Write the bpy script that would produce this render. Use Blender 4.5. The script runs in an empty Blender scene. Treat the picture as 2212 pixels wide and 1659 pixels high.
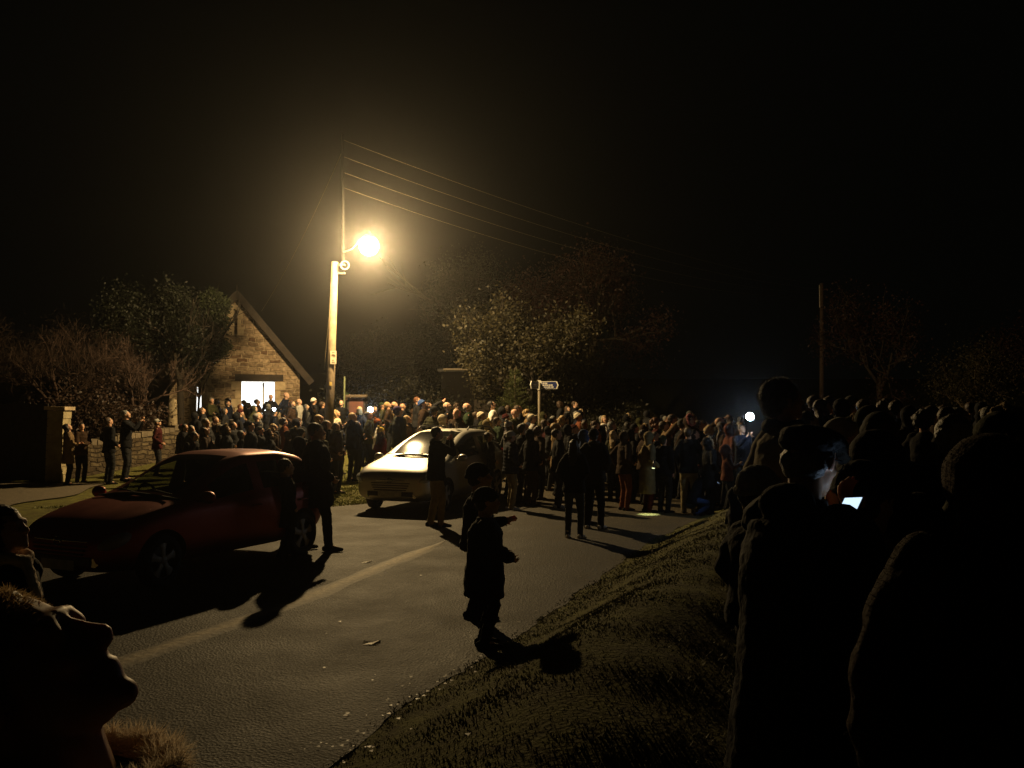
LAMP_W = 4700.0     # street lamp
ROOM_W = 500.0      # light in the room behind the doorway
HAZE_D = .00105
import bpy, bmesh, math, random
import numpy as np
from mathutils import Vector, Matrix, noise, Quaternion
SC = bpy.context.scene
COL = SC.collection
R = math.radians
# ------------------------------------------------------------------ camera
F = 1880.0 / 2212.0                      # focal length in frame widths
PITCH = math.atan(60.5 / 1880.0)
CAMZ = 2.0
cam = bpy.data.cameras.new('camera'); camo = bpy.data.objects.new('camera', cam); COL.objects.link(camo)
cam.sensor_width = 36.0; cam.lens = 36.0 * F; cam.clip_start = 0.05; cam.clip_end = 600
camo.location = (0, 0, CAMZ); camo.rotation_euler = (R(90) + PITCH, 0, 0)
SC.camera = camo
# ------------------------------------------------------------------ night sky, exposure
w = bpy.data.worlds.new('World'); SC.world = w; w.use_nodes = True
bg = w.node_tree.nodes['Background']; bg.inputs['Color'].default_value = (0.9, 1.0, 0.72, 1); bg.inputs['Strength'].default_value = 0.00075
SC.view_settings.view_transform = 'Standard'; SC.view_settings.look = 'None'
SC.view_settings.exposure = 0.0; SC.view_settings.gamma = 1.0
SC.cycles.use_denoising = True
SC.cycles.max_bounces = 6; SC.cycles.transparent_max_bounces = 12
SC.cycles.sample_clamp_indirect = 2.0
# ------------------------------------------------------------------ small maths
def P(u, v, y):
    """point at depth y seen at (u,v) of the 2212x1659 view"""
    a = (u - 1106.0) / 1880.0; b = (829.5 - v) / 1880.0
    cp, sp = math.cos(PITCH), math.sin(PITCH)
    dy = cp - sp * b; dz = sp + cp * b
    return Vector((a * y / dy, y, CAMZ + dz * y / dy))
def ss(a, b, x):
    t = np.clip((x - a) / (b - a), 0, 1); return t * t * (3 - 2 * t)
XR = [(-6, -4.6), (-3, -3.6), (0, -2.6), (3, -1.5), (5.0, -.98), (5.97, -.75), (6.84, -.35), (7.92, .1), (10.7, 1.11), (13.4, 2.1), (18.3, 4.4), (22, 7.2), (26, 11), (40, 30), (60, 60)]
XL = [(-6, -13), (4, -10), (10, -9), (14, -7.2), (16.5, -5.6), (18.2, -4.1), (19.2, -3.0), (22, -2.4), (26, -1.5), (40, 4), (60, 14)]
def xr(y): return np.interp(y, [p[0] for p in XR], [p[1] for p in XR])
def xl(y): return np.interp(y, [p[0] for p in XL], [p[1] for p in XL])
def sdist(x, y):
    sl = (xr(y + .5) - xr(y - .5)); return (x - xr(y)) / np.sqrt(1 + sl * sl)
def gz(x, y):
    x = np.asarray(x, float); y = np.asarray(y, float)
    s = sdist(x, y)
    z = .35 * ss(19, 27, y) + .42 * ss(22, 30, y) * ss(1.5, -5.5, x)
    bh = .36 + .24 * ss(2.5, 5.5, y)
    z = z + bh * ss(-.08, 1.5, s) - (bh - .30) * ss(1.5, 2.7, s) + .28 * ss(2.9, 6, s)
    z = z + .32 * np.exp(-((x - 2.0) ** 2 + (y - 29) ** 2) / 9.0)
    z = z + .10 * ss(0, 1.5, -(x - xl(y))) * ss(3, 10, y)
    z = z + 5.0 * ss(45, 90, y)
    return z
def g(x, y): return float(gz(x, y))
# ------------------------------------------------------------------ materials
def newmat(name):
    m = bpy.data.materials.new(name); m.use_nodes = True
    nt = m.node_tree; return m, nt, nt.nodes, nt.links, nt.nodes['Principled BSDF']
MATS = {}
def mat(name, col, rough=.8, metal=0., var=.25, scale=12., bump=0., bscale=60., spec=.5, sheen=0., coat=0.):
    if name in MATS: return MATS[name]
    m, nt, N, L, b = newmat(name)
    b.inputs['Roughness'].default_value = rough; b.inputs['Metallic'].default_value = metal
    b.inputs['Specular IOR Level'].default_value = spec
    if coat: b.inputs['Coat Weight'].default_value = coat; b.inputs['Coat Roughness'].default_value = .05
    if sheen: b.inputs['Sheen Weight'].default_value = sheen
    tc = N.new('ShaderNodeTexCoord'); nz = N.new('ShaderNodeTexNoise'); nz.inputs['Scale'].default_value = scale; nz.inputs['Detail'].default_value = 5
    L.new(tc.outputs['Object'], nz.inputs['Vector'])
    rp = N.new('ShaderNodeValToRGB'); L.new(nz.outputs['Fac'], rp.inputs['Fac'])
    c = Vector(col[:3]); rp.color_ramp.elements[0].position = .3; rp.color_ramp.elements[1].position = .7
    rp.color_ramp.elements[0].color = (*(c * (1 - var)), 1); rp.color_ramp.elements[1].color = (*[min(1, k * (1 + var)) for k in c], 1)
    L.new(rp.outputs['Color'], b.inputs['Base Color'])
    if name.startswith('skin'): b.inputs['Subsurface Weight'].default_value = .25; b.inputs['Subsurface Radius'].default_value = (1, .3, .15); b.inputs['Subsurface Scale'].default_value = .02
    if bump:
        n2 = N.new('ShaderNodeTexNoise'); n2.inputs['Scale'].default_value = bscale; n2.inputs['Detail'].default_value = 4
        L.new(tc.outputs['Object'], n2.inputs['Vector'])
        bp = N.new('ShaderNodeBump'); bp.inputs['Strength'].default_value = bump; bp.inputs['Distance'].default_value = .02
        L.new(n2.outputs['Fac'], bp.inputs['Height']); L.new(bp.outputs['Normal'], b.inputs['Normal'])
    MATS[name] = m; return m
def emis(name, col, st):
    m, nt, N, L, b = newmat(name)
    b.inputs['Base Color'].default_value = (*col, 1); b.inputs['Emission Color'].default_value = (*col, 1); b.inputs['Emission Strength'].default_value = st
    MATS[name] = m; return m
def glassmat(name, tint, alpha=.35, rough=.03):
    m, nt, N, L, b = newmat(name)
    b.inputs['Base Color'].default_value = (*tint, 1); b.inputs['Roughness'].default_value = rough; b.inputs['Specular IOR Level'].default_value = .8
    tr = N.new('ShaderNodeBsdfTransparent'); tr.inputs['Color'].default_value = (.75, .8, .75, 1)
    mx = N.new('ShaderNodeMixShader'); mx.inputs[0].default_value = alpha
    L.new(tr.outputs[0], mx.inputs[1]); L.new(b.outputs[0], mx.inputs[2]); L.new(mx.outputs[0], N['Material Output'].inputs['Surface'])
    MATS[name] = m; return m
def stonemat(name, c1, c2, cm, bw=.42, bh=.13, ax='x', dark=(.1, .065, .04)):
    m, nt, N, L, b = newmat(name); b.inputs['Roughness'].default_value = .92; b.inputs['Specular IOR Level'].default_value = .2
    tc = N.new('ShaderNodeTexCoord'); sp = N.new('ShaderNodeSeparateXYZ'); L.new(tc.outputs['Object'], sp.inputs[0])
    cb = N.new('ShaderNodeCombineXYZ'); L.new(sp.outputs['X' if ax == 'x' else 'Y'], cb.inputs[0]); L.new(sp.outputs['Z'], cb.inputs[1])
    nz = N.new('ShaderNodeTexNoise'); nz.inputs['Scale'].default_value = 2.3; nz.inputs['Detail'].default_value = 3; L.new(cb.outputs[0], nz.inputs['Vector'])
    sub = N.new('ShaderNodeVectorMath'); sub.operation = 'SUBTRACT'; sub.inputs[1].default_value = (.5, .5, .5); L.new(nz.outputs['Color'], sub.inputs[0])
    scl = N.new('ShaderNodeVectorMath'); scl.operation = 'SCALE'; scl.inputs['Scale'].default_value = .24; L.new(sub.outputs[0], scl.inputs[0])
    add = N.new('ShaderNodeVectorMath'); L.new(cb.outputs[0], add.inputs[0]); L.new(scl.outputs[0], add.inputs[1])
    br = N.new('ShaderNodeTexBrick'); br.inputs['Scale'].default_value = 1; br.inputs['Brick Width'].default_value = bw; br.inputs['Row Height'].default_value = bh
    br.inputs['Mortar Size'].default_value = .026; br.inputs['Mortar Smooth'].default_value = .6; br.inputs['Bias'].default_value = 0
    br.inputs['Color1'].default_value = (0, 0, 0, 1); br.inputs['Color2'].default_value = (1, 1, 1, 1); br.inputs['Mortar'].default_value = (.5, .5, .5, 1)
    br.squash = .7; br.squash_frequency = 3; br.offset_frequency = 2
    L.new(add.outputs[0], br.inputs['Vector'])
    rp = N.new('ShaderNodeValToRGB'); cr = rp.color_ramp; cr.elements[0].color = (*dark, 1); cr.elements[1].color = (*c2, 1); cr.elements[0].position = .0; cr.elements[1].position = .95
    e = cr.elements.new(.25); e.color = (*[a * .7 for a in c1], 1); e = cr.elements.new(.45); e.color = (*c1, 1)
    L.new(br.outputs['Color'], rp.inputs['Fac'])
    n3 = N.new('ShaderNodeTexNoise'); n3.inputs['Scale'].default_value = 9; n3.inputs['Detail'].default_value = 6; L.new(add.outputs[0], n3.inputs['Vector'])
    mxc = N.new('ShaderNodeMix'); mxc.data_type = 'RGBA'; L.new(br.outputs['Fac'], mxc.inputs[0]); L.new(rp.outputs['Color'], mxc.inputs[6]); mxc.inputs[7].default_value = (*cm, 1)
    mr = N.new('ShaderNodeMapRange'); mr.inputs[1].default_value = .3; mr.inputs[2].default_value = .7; mr.inputs[3].default_value = .55; mr.inputs[4].default_value = 1.2; L.new(n3.outputs['Fac'], mr.inputs[0])
    mul = N.new('ShaderNodeVectorMath'); mul.operation = 'SCALE'; L.new(mxc.outputs[2], mul.inputs[0]); L.new(mr.outputs[0], mul.inputs['Scale']); L.new(mul.outputs[0], b.inputs['Base Color'])
    inv = N.new('ShaderNodeMath'); inv.operation = 'MULTIPLY_ADD'; inv.inputs[1].default_value = -1.4; L.new(br.outputs['Fac'], inv.inputs[0]); L.new(n3.outputs['Fac'], inv.inputs[2])
    bp = N.new('ShaderNodeBump'); bp.inputs['Strength'].default_value = .9; bp.inputs['Distance'].default_value = .035; L.new(inv.outputs[0], bp.inputs['Height']); L.new(bp.outputs['Normal'], b.inputs['Normal'])
    MATS[name] = m; return m
# ------------------------------------------------------------------ mesh helpers
def rotz(a): return Matrix.Rotation(a, 3, 'Z')
class MB:
    def __init__(s): s.v = []; s.f = []; s.mi = []
    def add(s, vs, fs, mi=0):
        o = len(s.v); s.v += [tuple(x) for x in vs]; s.f += [tuple(o + i for i in f) for f in fs]; s.mi += [mi] * len(fs); return s
    def box(s, c, d, rot=None, mi=0):
        c = Vector(c); h = Vector(d) / 2; vs = []
        for k in ((-1, -1, -1), (1, -1, -1), (1, 1, -1), (-1, 1, -1), (-1, -1, 1), (1, -1, 1), (1, 1, 1), (-1, 1, 1)):
            q = Vector((k[0] * h.x, k[1] * h.y, k[2] * h.z)); q = (rot @ q) if rot else q; vs.append(c + q)
        return s.add(vs, [(0, 3, 2, 1), (4, 5, 6, 7), (0, 1, 5, 4), (1, 2, 6, 5), (2, 3, 7, 6), (3, 0, 4, 7)], mi)
    def tube(s, pts, rad, n=8, cap=True, up=None, round_=True, mi=0):
        """loft along pts; rad items are r or (rx, ry)"""
        pts = [Vector(p) for p in pts]; rad = [(r, r) if not isinstance(r, (tuple, list)) else r for r in rad]
        if round_ and cap:
            d0 = (pts[0] - pts[1]).normalized(); d1 = (pts[-1] - pts[-2]).normalized()
            r0, r1 = rad[0], rad[-1]; m0, m1 = min(r0), min(r1)
            pre = [(pts[0] + d0 * m0 * .85, (r0[0] * .5, r0[1] * .5)), (pts[0] + d0 * m0 * .5, (r0[0] * .86, r0[1] * .86))]
            post = [(pts[-1] + d1 * m1 * .5, (r1[0] * .86, r1[1] * .86)), (pts[-1] + d1 * m1 * .85, (r1[0] * .5, r1[1] * .5))]
            pts = [p[0] for p in pre] + pts + [p[0] for p in post]; rad = [p[1] for p in pre] + rad + [p[1] for p in post]
        vs = []; X = None
        for i, p in enumerate(pts):
            a = pts[max(i - 1, 0)]; b_ = pts[min(i + 1, len(pts) - 1)]; t = (b_ - a).normalized()
            if X is None:
                ref = Vector(up) if up else (Vector((1, 0, 0)) if abs(t.x) < .8 else Vector((0, 1, 0)))
                X = (ref - t * ref.dot(t)).normalized()
            else: X = (X - t * X.dot(t)).normalized()
            Y = t.cross(X)
            for k in range(n):
                an = 2 * math.pi * k / n; vs.append(p + X * math.cos(an) * rad[i][0] + Y * math.sin(an) * rad[i][1])
        fs = []
        for i in range(len(pts) - 1):
            for k in range(n):
                a, b_ = i * n + k, i * n + (k + 1) % n; fs.append((a, b_, b_ + n, a + n))
        if cap: fs.append(tuple(reversed(range(n)))); fs.append(tuple((len(pts) - 1) * n + k for k in range(n)))
        return s.add(vs, fs, mi)
    def ell(s, c, r, rot=None, nu=14, nv=9, mi=0):
        c = Vector(c); vs = []; fs = []
        for j in range(1, nv):
            th = math.pi * j / nv
            for i in range(nu):
                ph = 2 * math.pi * i / nu; q = Vector((r[0] * math.sin(th) * math.cos(ph), r[1] * math.sin(th) * math.sin(ph), r[2] * math.cos(th)))
                vs.append(c + (rot @ q if rot else q))
        top = Vector((0, 0, r[2])); vs.append(c + (rot @ top if rot else top)); vs.append(c - (rot @ top if rot else top)); t = len(vs) - 2
        for j in range(nv - 2):
            for i in range(nu):
                a, b_ = j * nu + i, j * nu + (i + 1) % nu; fs.append((a, a + nu, b_ + nu, b_))
        for i in range(nu): fs.append((t, i, (i + 1) % nu)); q = (nv - 2) * nu; fs.append((t + 1, q + (i + 1) % nu, q + i))
        return s.add(vs, fs, mi)
    def disc(s, c, nrm, r, n=24, mi=0, th=.01):
        c = Vector(c); nrm = Vector(nrm).normalized(); return s.tube([c - nrm * th / 2, c + nrm * th / 2], [r, r], n, True, round_=False, mi=mi)
    def prism(s, poly, a, b_, mi=0):
        """poly in (x,z), extruded from y=a to y=b"""
        n = len(poly); vs = [(p[0], a, p[1]) for p in poly] + [(p[0], b_, p[1]) for p in poly]
        return s.add(vs, [tuple(range(n)), tuple(reversed(range(n, 2 * n)))] + [((i + 1) % n, i, n + i, n + (i + 1) % n) for i in range(n)], mi)
    def mesh(s, name, smooth=False):
        me = bpy.data.meshes.new(name); me.from_pydata(s.v, [], s.f); me.update()
        if smooth: me.polygons.foreach_set('use_smooth', [True] * len(me.polygons))
        return me
def tag(o, label=None, cat=None, group=None, kind=None):
    if label: o['label'] = label
    if cat: o['category'] = cat
    if group: o['group'] = group
    if kind: o['kind'] = kind
    return o
def obj(name, mb, m, parent=None, smooth=False, loc=None, rz=None):
    me = mb.mesh(name, smooth) if isinstance(mb, MB) else mb
    o = bpy.data.objects.new(name, me); COL.objects.link(o)
    for k in (m if isinstance(m, (list, tuple)) else [m]): me.materials.append(k)
    if isinstance(mb, MB) and isinstance(m, (list, tuple)): me.polygons.foreach_set('material_index', mb.mi)
    if parent: o.parent = parent
    if loc is not None: o.location = loc
    if rz is not None: o.rotation_euler = (0, 0, rz)
    return o
def empty(name, loc=(0, 0, 0), rz=0, label=None, cat=None, group=None):
    o = bpy.data.objects.new(name, None); COL.objects.link(o); o.location = loc; o.rotation_euler = (0, 0, rz); o.empty_display_size = .2
    return tag(o, label, cat, group)
def npmesh(name, V, Fq):
    me = bpy.data.meshes.new(name); V = np.asarray(V, np.float32); Fq = np.asarray(Fq, np.int32); k = Fq.shape[1]
    me.vertices.add(len(V)); me.vertices.foreach_set('co', V.ravel()); me.loops.add(Fq.size); me.loops.foreach_set('vertex_index', Fq.ravel())
    me.polygons.add(len(Fq)); me.polygons.foreach_set('loop_start', np.arange(len(Fq), dtype=np.int32) * k); me.update(calc_edges=True); me.validate(); return me
def boolean(o, cutter, op='DIFFERENCE'):
    md = o.modifiers.new('b', 'BOOLEAN'); md.object = cutter; md.operation = op; md.solver = 'EXACT'
    bpy.context.view_layer.update(); dg = bpy.context.evaluated_depsgraph_get(); me = bpy.data.meshes.new_from_object(o.evaluated_get(dg))
    o.modifiers.clear(); o.data = me; bpy.data.objects.remove(cutter)
def remesh(mb, vox, smooth=2, name='m', wr=0., wsc=6., ridge=0., rfreq=40., seed=0):
    me = mb.mesh(name); o = bpy.data.objects.new('tmp', me); COL.objects.link(o)
    md = o.modifiers.new('r', 'REMESH'); md.mode = 'VOXEL'; md.voxel_size = vox; md.use_smooth_shade = True
    if smooth: s_ = o.modifiers.new('s', 'SMOOTH'); s_.iterations = smooth; s_.factor = .5
    dg = bpy.context.evaluated_depsgraph_get(); out = bpy.data.meshes.new_from_object(o.evaluated_get(dg)); out.name = name
    bpy.data.objects.remove(o); bpy.data.meshes.remove(me)
    if wr or ridge:
        n = len(out.vertices); co = np.empty(n * 3, np.float32); out.vertices.foreach_get('co', co); co = co.reshape(-1, 3)
        nr = np.empty(n * 3, np.float32); out.vertices.foreach_get('normal', nr); nr = nr.reshape(-1, 3); off = Vector((seed * 3.1, seed * 1.7, seed))
        d = np.zeros(n)
        if wr:
            for i in range(n):
                c = co[i]; d[i] = wr * (noise.noise(Vector((c[0] * wsc, c[1] * wsc, c[2] * wsc * 1.9)) + off) + .5 * noise.noise(Vector((c[0] * wsc * 2.6, c[1] * wsc * 2.6, c[2] * wsc * 4)) + off))
        if ridge: d += ridge * np.abs(np.sin(co[:, 2] * rfreq + .6 * np.sin(co[:, 0] * 7)))
        co += nr * d[:, None]; out.vertices.foreach_set('co', co.ravel()); out.update()
    return out
# ================================================================== STREET LAMP (lights first)
LAMP = P(797, 531, 24.4)
def point(name, loc, power, col, rad=.05, parent=None):
    l = bpy.data.lights.new(name, 'POINT'); l.energy = power; l.color = col; l.shadow_soft_size = rad
    o = bpy.data.objects.new(name, l); COL.objects.link(o); o.location = loc
    if parent: o.parent = parent
    return o
point('street_lamp_light', LAMP, LAMP_W, (1.0, .69, .31), .09)
# ================================================================== GROUND
def grass_material():
    m, nt, N, L, b = newmat('turf'); b.inputs['Roughness'].default_value = .95; b.inputs['Specular IOR Level'].default_value = .15
    tc = N.new('ShaderNodeTexCoord')
    n1 = N.new('ShaderNodeTexNoise'); n1.inputs['Scale'].default_value = 5; n1.inputs['Detail'].default_value = 8; n1.inputs['Roughness'].default_value = .7; L.new(tc.outputs['Object'], n1.inputs['Vector'])
    rp = N.new('ShaderNodeValToRGB'); cr = rp.color_ramp; cr.elements[0].position = .34; cr.elements[1].position = .68
    cr.elements[0].color = (.055, .045, .018, 1); cr.elements[1].color = (.15, .15, .036, 1); e = cr.elements.new(.5); e.color = (.10, .095, .028, 1)
    L.new(n1.outputs['Fac'], rp.inputs['Fac']); L.new(rp.outputs['Color'], b.inputs['Base Color'])
    n2 = N.new('ShaderNodeTexNoise'); n2.inputs['Scale'].default_value = 34; n2.inputs['Detail'].default_value = 5; L.new(tc.outputs['Object'], n2.inputs['Vector'])
    bp = N.new('ShaderNodeBump'); bp.inputs['Strength'].default_value = .6; bp.inputs['Distance'].default_value = .03; L.new(n2.outputs['Fac'], bp.inputs['Height']); L.new(bp.outputs['Normal'], b.inputs['Normal'])
    return m
TURF = grass_material()
def road_material():
    m, nt, N, L, b = newmat('asphalt')
    tc = N.new('ShaderNodeTexCoord')
    n1 = N.new('ShaderNodeTexNoise'); n1.inputs['Scale'].default_value = 1.1; n1.inputs['Detail'].default_value = 7; n1.inputs['Roughness'].default_value = .62; L.new(tc.outputs['Object'], n1.inputs['Vector'])
    v = N.new('ShaderNodeTexVoronoi'); v.inputs['Scale'].default_value = 48; L.new(tc.outputs['Object'], v.inputs['Vector'])
    n3 = N.new('ShaderNodeTexNoise'); n3.inputs['Scale'].default_value = 85; n3.inputs['Detail'].default_value = 2; L.new(tc.outputs['Object'], n3.inputs['Vector'])
    n4 = N.new('ShaderNodeTexNoise'); n4.inputs['Scale'].default_value = 24; n4.inputs['Detail'].default_value = 8; n4.inputs['Roughness'].default_value = .8; L.new(tc.outputs['Object'], n4.inputs['Vector'])
    rp = N.new('ShaderNodeValToRGB'); cr = rp.color_ramp; cr.elements[0].position = .33; cr.elements[1].position = .70
    cr.elements[0].color = (.050, .039, .019, 1); cr.elements[1].color = (.106, .081, .038, 1); L.new(n1.outputs['Fac'], rp.inputs['Fac'])
    mr = N.new('ShaderNodeMapRange'); mr.inputs[1].default_value = .43; mr.inputs[2].default_value = .57; mr.inputs[3].default_value = .25; mr.inputs[4].default_value = 2.1; av = N.new('ShaderNodeMath'); av.operation = 'MULTIPLY_ADD'; av.inputs[1].default_value = .5; L.new(n3.outputs['Fac'], av.inputs[0]); hf = N.new('ShaderNodeMath'); hf.operation = 'MULTIPLY'; hf.inputs[1].default_value = .5; L.new(n4.outputs['Fac'], hf.inputs[0]); L.new(hf.outputs[0], av.inputs[2]); L.new(av.outputs[0], mr.inputs[0])
    sc = N.new('ShaderNodeVectorMath'); sc.operation = 'SCALE'; L.new(rp.outputs['Color'], sc.inputs[0]); L.new(mr.outputs[0], sc.inputs['Scale']); L.new(sc.outputs[0], b.inputs['Base Color'])
    rr = N.new('ShaderNodeMapRange'); rr.inputs[3].default_value = .62; rr.inputs[4].default_value = .9; L.new(n1.outputs['Fac'], rr.inputs[0]); L.new(rr.outputs[0], b.inputs['Roughness'])
    b.inputs['Specular IOR Level'].default_value = .35
    if 'Diffuse Roughness' in b.inputs: b.inputs['Diffuse Roughness'].default_value = 1.0
    bp = N.new('ShaderNodeBump'); bp.inputs['Strength'].default_value = .5; bp.inputs['Distance'].default_value = .012; L.new(v.outputs['Distance'], bp.inputs['Height'])
    bp2 = N.new('ShaderNodeBump'); bp2.inputs['Strength'].default_value = .35; bp2.inputs['Distance'].default_value = .05; L.new(n1.outputs['Fac'], bp2.inputs['Height']); L.new(bp.outputs['Normal'], bp2.inputs['Normal'])
    L.new(bp2.outputs['Normal'], b.inputs['Normal']); return m
ROADM = road_material()
def warp(a, b_, n, c, k):      # denser samples near c
    t = np.linspace(-1, 1, n); s_ = np.sign(t) * np.abs(t) ** k; return np.where(s_ < 0, c + s_ * (c - a), c + s_ * (b_ - c))
gx = warp(-75, 75, 420, 1.5, 2.2); gy = np.concatenate([np.linspace(-8, 20, 460), np.linspace(20.1, 48, 160), np.linspace(48.5, 110, 60)])
X, Y = np.meshgrid(gx, gy); Z = gz(X, Y)
inroad = ss(0.02, .15, xr(Y) - X) * ss(0.02, .15, X - xl(Y)) * (Y < 59)
rnd = np.random.RandomState(5)
lump = np.zeros_like(X)
for k in range(26):
    fx, fy, ph = rnd.uniform(1, 9), rnd.uniform(1, 9), rnd.uniform(0, 6.3); sg = rnd.choice([-1, 1])
    lump += np.sin(fx * X + sg * fy * Y + ph) / (fx + fy)
Z = Z + lump * .020 * (1 - inroad) * ss(0, .5, sdist(X, Y)) - .06 * inroad
V = np.stack([X.ravel(), Y.ravel(), Z.ravel()], 1); nx = len(gx)
I = (np.arange(len(gy) - 1)[:, None] * nx + np.arange(nx - 1)[None, :]).ravel()
me = npmesh('ground', V, np.stack([I, I + 1, I + nx + 1, I + nx], 1)); me.polygons.foreach_set('use_smooth', [True] * len(me.polygons))
tag(obj('ground', me, TURF), kind='structure')
ry = np.concatenate([np.linspace(-6, 24, 260), np.linspace(24.2, 58, 60)]); tt = np.linspace(0, 1, 90)
rx = xl(ry)[:, None] * (1 - tt) + xr(ry)[:, None] * tt; RY = np.repeat(ry[:, None], 90, 1)
# ragged edge where the verge grows over the asphalt
rag = np.array([.10 * noise.noise(Vector((0, q * 1.7, 0))) + .05 * noise.noise(Vector((3, q * 6, 0))) for q in ry])
rx[:, -1] += rag; rx[:, -2] += rag * .6
RZ = gz(rx, RY) + .004
V = np.stack([rx.ravel(), RY.ravel(), RZ.ravel()], 1)
I = (np.arange(len(ry) - 1)[:, None] * 90 + np.arange(89)[None, :]).ravel()
me = npmesh('road', V, np.stack([I, I + 1, I + 91, I + 90], 1)); me.polygons.foreach_set('use_smooth', [True] * len(me.polygons))
tag(obj('road', me, ROADM), kind='structure')
# low raised strip on the asphalt, paler along its middle and towards the far end
sm, nt, N, L, b = newmat('pale_strip_tone'); b.inputs['Roughness'].default_value = .5
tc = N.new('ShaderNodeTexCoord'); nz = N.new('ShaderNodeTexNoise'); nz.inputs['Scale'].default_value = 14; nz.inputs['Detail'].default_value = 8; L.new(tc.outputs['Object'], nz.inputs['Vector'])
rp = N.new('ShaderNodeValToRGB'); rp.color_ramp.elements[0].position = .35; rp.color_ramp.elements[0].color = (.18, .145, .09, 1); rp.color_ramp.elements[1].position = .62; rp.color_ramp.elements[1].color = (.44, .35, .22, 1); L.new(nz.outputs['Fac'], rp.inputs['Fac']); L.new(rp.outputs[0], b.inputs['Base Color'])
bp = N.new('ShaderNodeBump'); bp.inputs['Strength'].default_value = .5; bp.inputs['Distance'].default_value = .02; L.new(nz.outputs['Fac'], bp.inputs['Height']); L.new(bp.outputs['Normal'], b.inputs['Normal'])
kp = [(-4.25, 4.4), (-3.62, 5.8), (-3.08, 7.09), (-2.27, 9.17), (-1.71, 11.2), (-1.2, 12.9), (-1.0, 13.6)]
ky = np.linspace(4.4, 13.5, 120); kx = np.interp(ky, [p[1] for p in kp], [p[0] for p in kp]); prof = [(-.15, .004), (-.09, .009), (-.03, .014), (.03, .014), (.08, .009), (.15, .004)]; paleness = []
Vk = []
for i, yy in enumerate(ky):
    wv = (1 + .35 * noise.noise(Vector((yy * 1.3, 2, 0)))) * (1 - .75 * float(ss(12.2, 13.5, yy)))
    for j_, (px_, pz_) in enumerate(prof): paleness.append((0, .45, 1, 1, .4, 0)[j_] * float(ss(13.5, 12.6, yy)) * float(ss(5, 12, yy) * .45 + .55) * float(ss(4.4, 6.5, yy) * .6 + .4)); Vk.append((kx[i] + px_ * wv + .03 * noise.noise(Vector((yy * 3, 7, px_ * 3))), yy, g(kx[i], yy) + pz_ + (.002 if abs(px_) > .15 else 0)))
fk = [(i * 6 + j, i * 6 + j + 1, (i + 1) * 6 + j + 1, (i + 1) * 6 + j) for i in range(119) for j in range(5)]
mb = MB().add(Vk, fk); st_ = obj('pale_strip', mb, sm, smooth=True); tag(st_, kind='structure')
at_ = st_.data.attributes.new('paleness', 'FLOAT', 'POINT'); at_.data.foreach_set('value', paleness)
an_ = N.new('ShaderNodeAttribute'); an_.attribute_name = 'paleness'; mx_ = N.new('ShaderNodeMix'); mx_.data_type = 'RGBA'
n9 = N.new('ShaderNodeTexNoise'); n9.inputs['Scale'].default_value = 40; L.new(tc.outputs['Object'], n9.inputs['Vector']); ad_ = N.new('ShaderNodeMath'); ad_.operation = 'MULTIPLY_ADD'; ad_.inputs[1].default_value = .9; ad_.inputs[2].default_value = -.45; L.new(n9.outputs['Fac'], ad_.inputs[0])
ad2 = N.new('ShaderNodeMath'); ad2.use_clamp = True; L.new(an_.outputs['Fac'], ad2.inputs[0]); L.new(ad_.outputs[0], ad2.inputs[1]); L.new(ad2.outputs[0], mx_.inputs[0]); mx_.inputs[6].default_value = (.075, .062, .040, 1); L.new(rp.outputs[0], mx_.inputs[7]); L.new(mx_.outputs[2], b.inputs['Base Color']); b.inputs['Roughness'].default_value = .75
# pale gravel in front of the gateway on the left
mb = MB(); vs = []
for i in range(21):
    for j in range(21):
        x_ = -18 + 8.0 * i / 20; y_ = 16.2 + 5.6 * j / 20; x_ = x_ + .15 * math.sin(y_ * 2); vs.append((x_, y_, g(x_, y_) + .03))
mb.add(vs, [(i * 21 + j, (i + 1) * 21 + j, (i + 1) * 21 + j + 1, i * 21 + j + 1) for i in range(20) for j in range(20)])
tag(obj('gravel_drive', mb, mat('gravel', (.11, .09, .06), .95, var=.5, scale=30, bump=.6, bscale=80)), kind='structure')
# grass blades on the bank and the lit verge
def blades(n, sampler, name, hmin, hmax):
    rs = np.random.RandomState(hash(name) % 1000 if False else n % 997); x, y = sampler(rs, n); z = gz(x, y)
    # follow the lumps of the ground
    lu = np.zeros_like(x); r2 = np.random.RandomState(5)
    for k in range(26):
        fx, fy, ph = r2.uniform(1, 9), r2.uniform(1, 9), r2.uniform(0, 6.3); sg = r2.choice([-1, 1]); lu += np.sin(fx * x + sg * fy * y + ph) / (fx + fy)
    z = z + lu * .020 * ss(0, .5, sdist(x, y)) - .012
    h = rs.uniform(hmin, hmax, len(x)) * (.6 + .8 * (np.sin(x * 3.1 + y * 2.3) * np.sin(y * 4.7 - x * 1.9) * .5 + .5)); a = rs.uniform(0, 6.28, len(x)); wd = rs.uniform(.003, .0055, len(x)) * (1 + y / 7)
    lx = rs.normal(0, .45, len(x)) * h; ly = rs.normal(0, .45, len(x)) * h
    ca, sa = np.cos(a) * wd, np.sin(a) * wd
    p0 = np.stack([x - ca, y - sa, z], 1); p1 = np.stack([x + ca, y + sa, z], 1); p2 = np.stack([x + lx, y + ly, z + h], 1)
    Vb = np.stack([p0, p1, p2], 1).reshape(-1, 3); return npmesh(name, Vb, np.arange(len(Vb)).reshape(-1, 3))
def bank(rs, n):
    y = 2.2 + 17 * rs.beta(1.0, 2.4, n * 2); sv = rs.beta(1.1, 1.7, n * 2) * 7.5 - .07; sl = xr(y + .5) - xr(y - .5); x = xr(y) + sv * np.sqrt(1 + sl * sl)
    k = (np.abs(x) < .62 * y + .6); x, y = x[k][:n], y[k][:n]; return x, y
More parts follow.
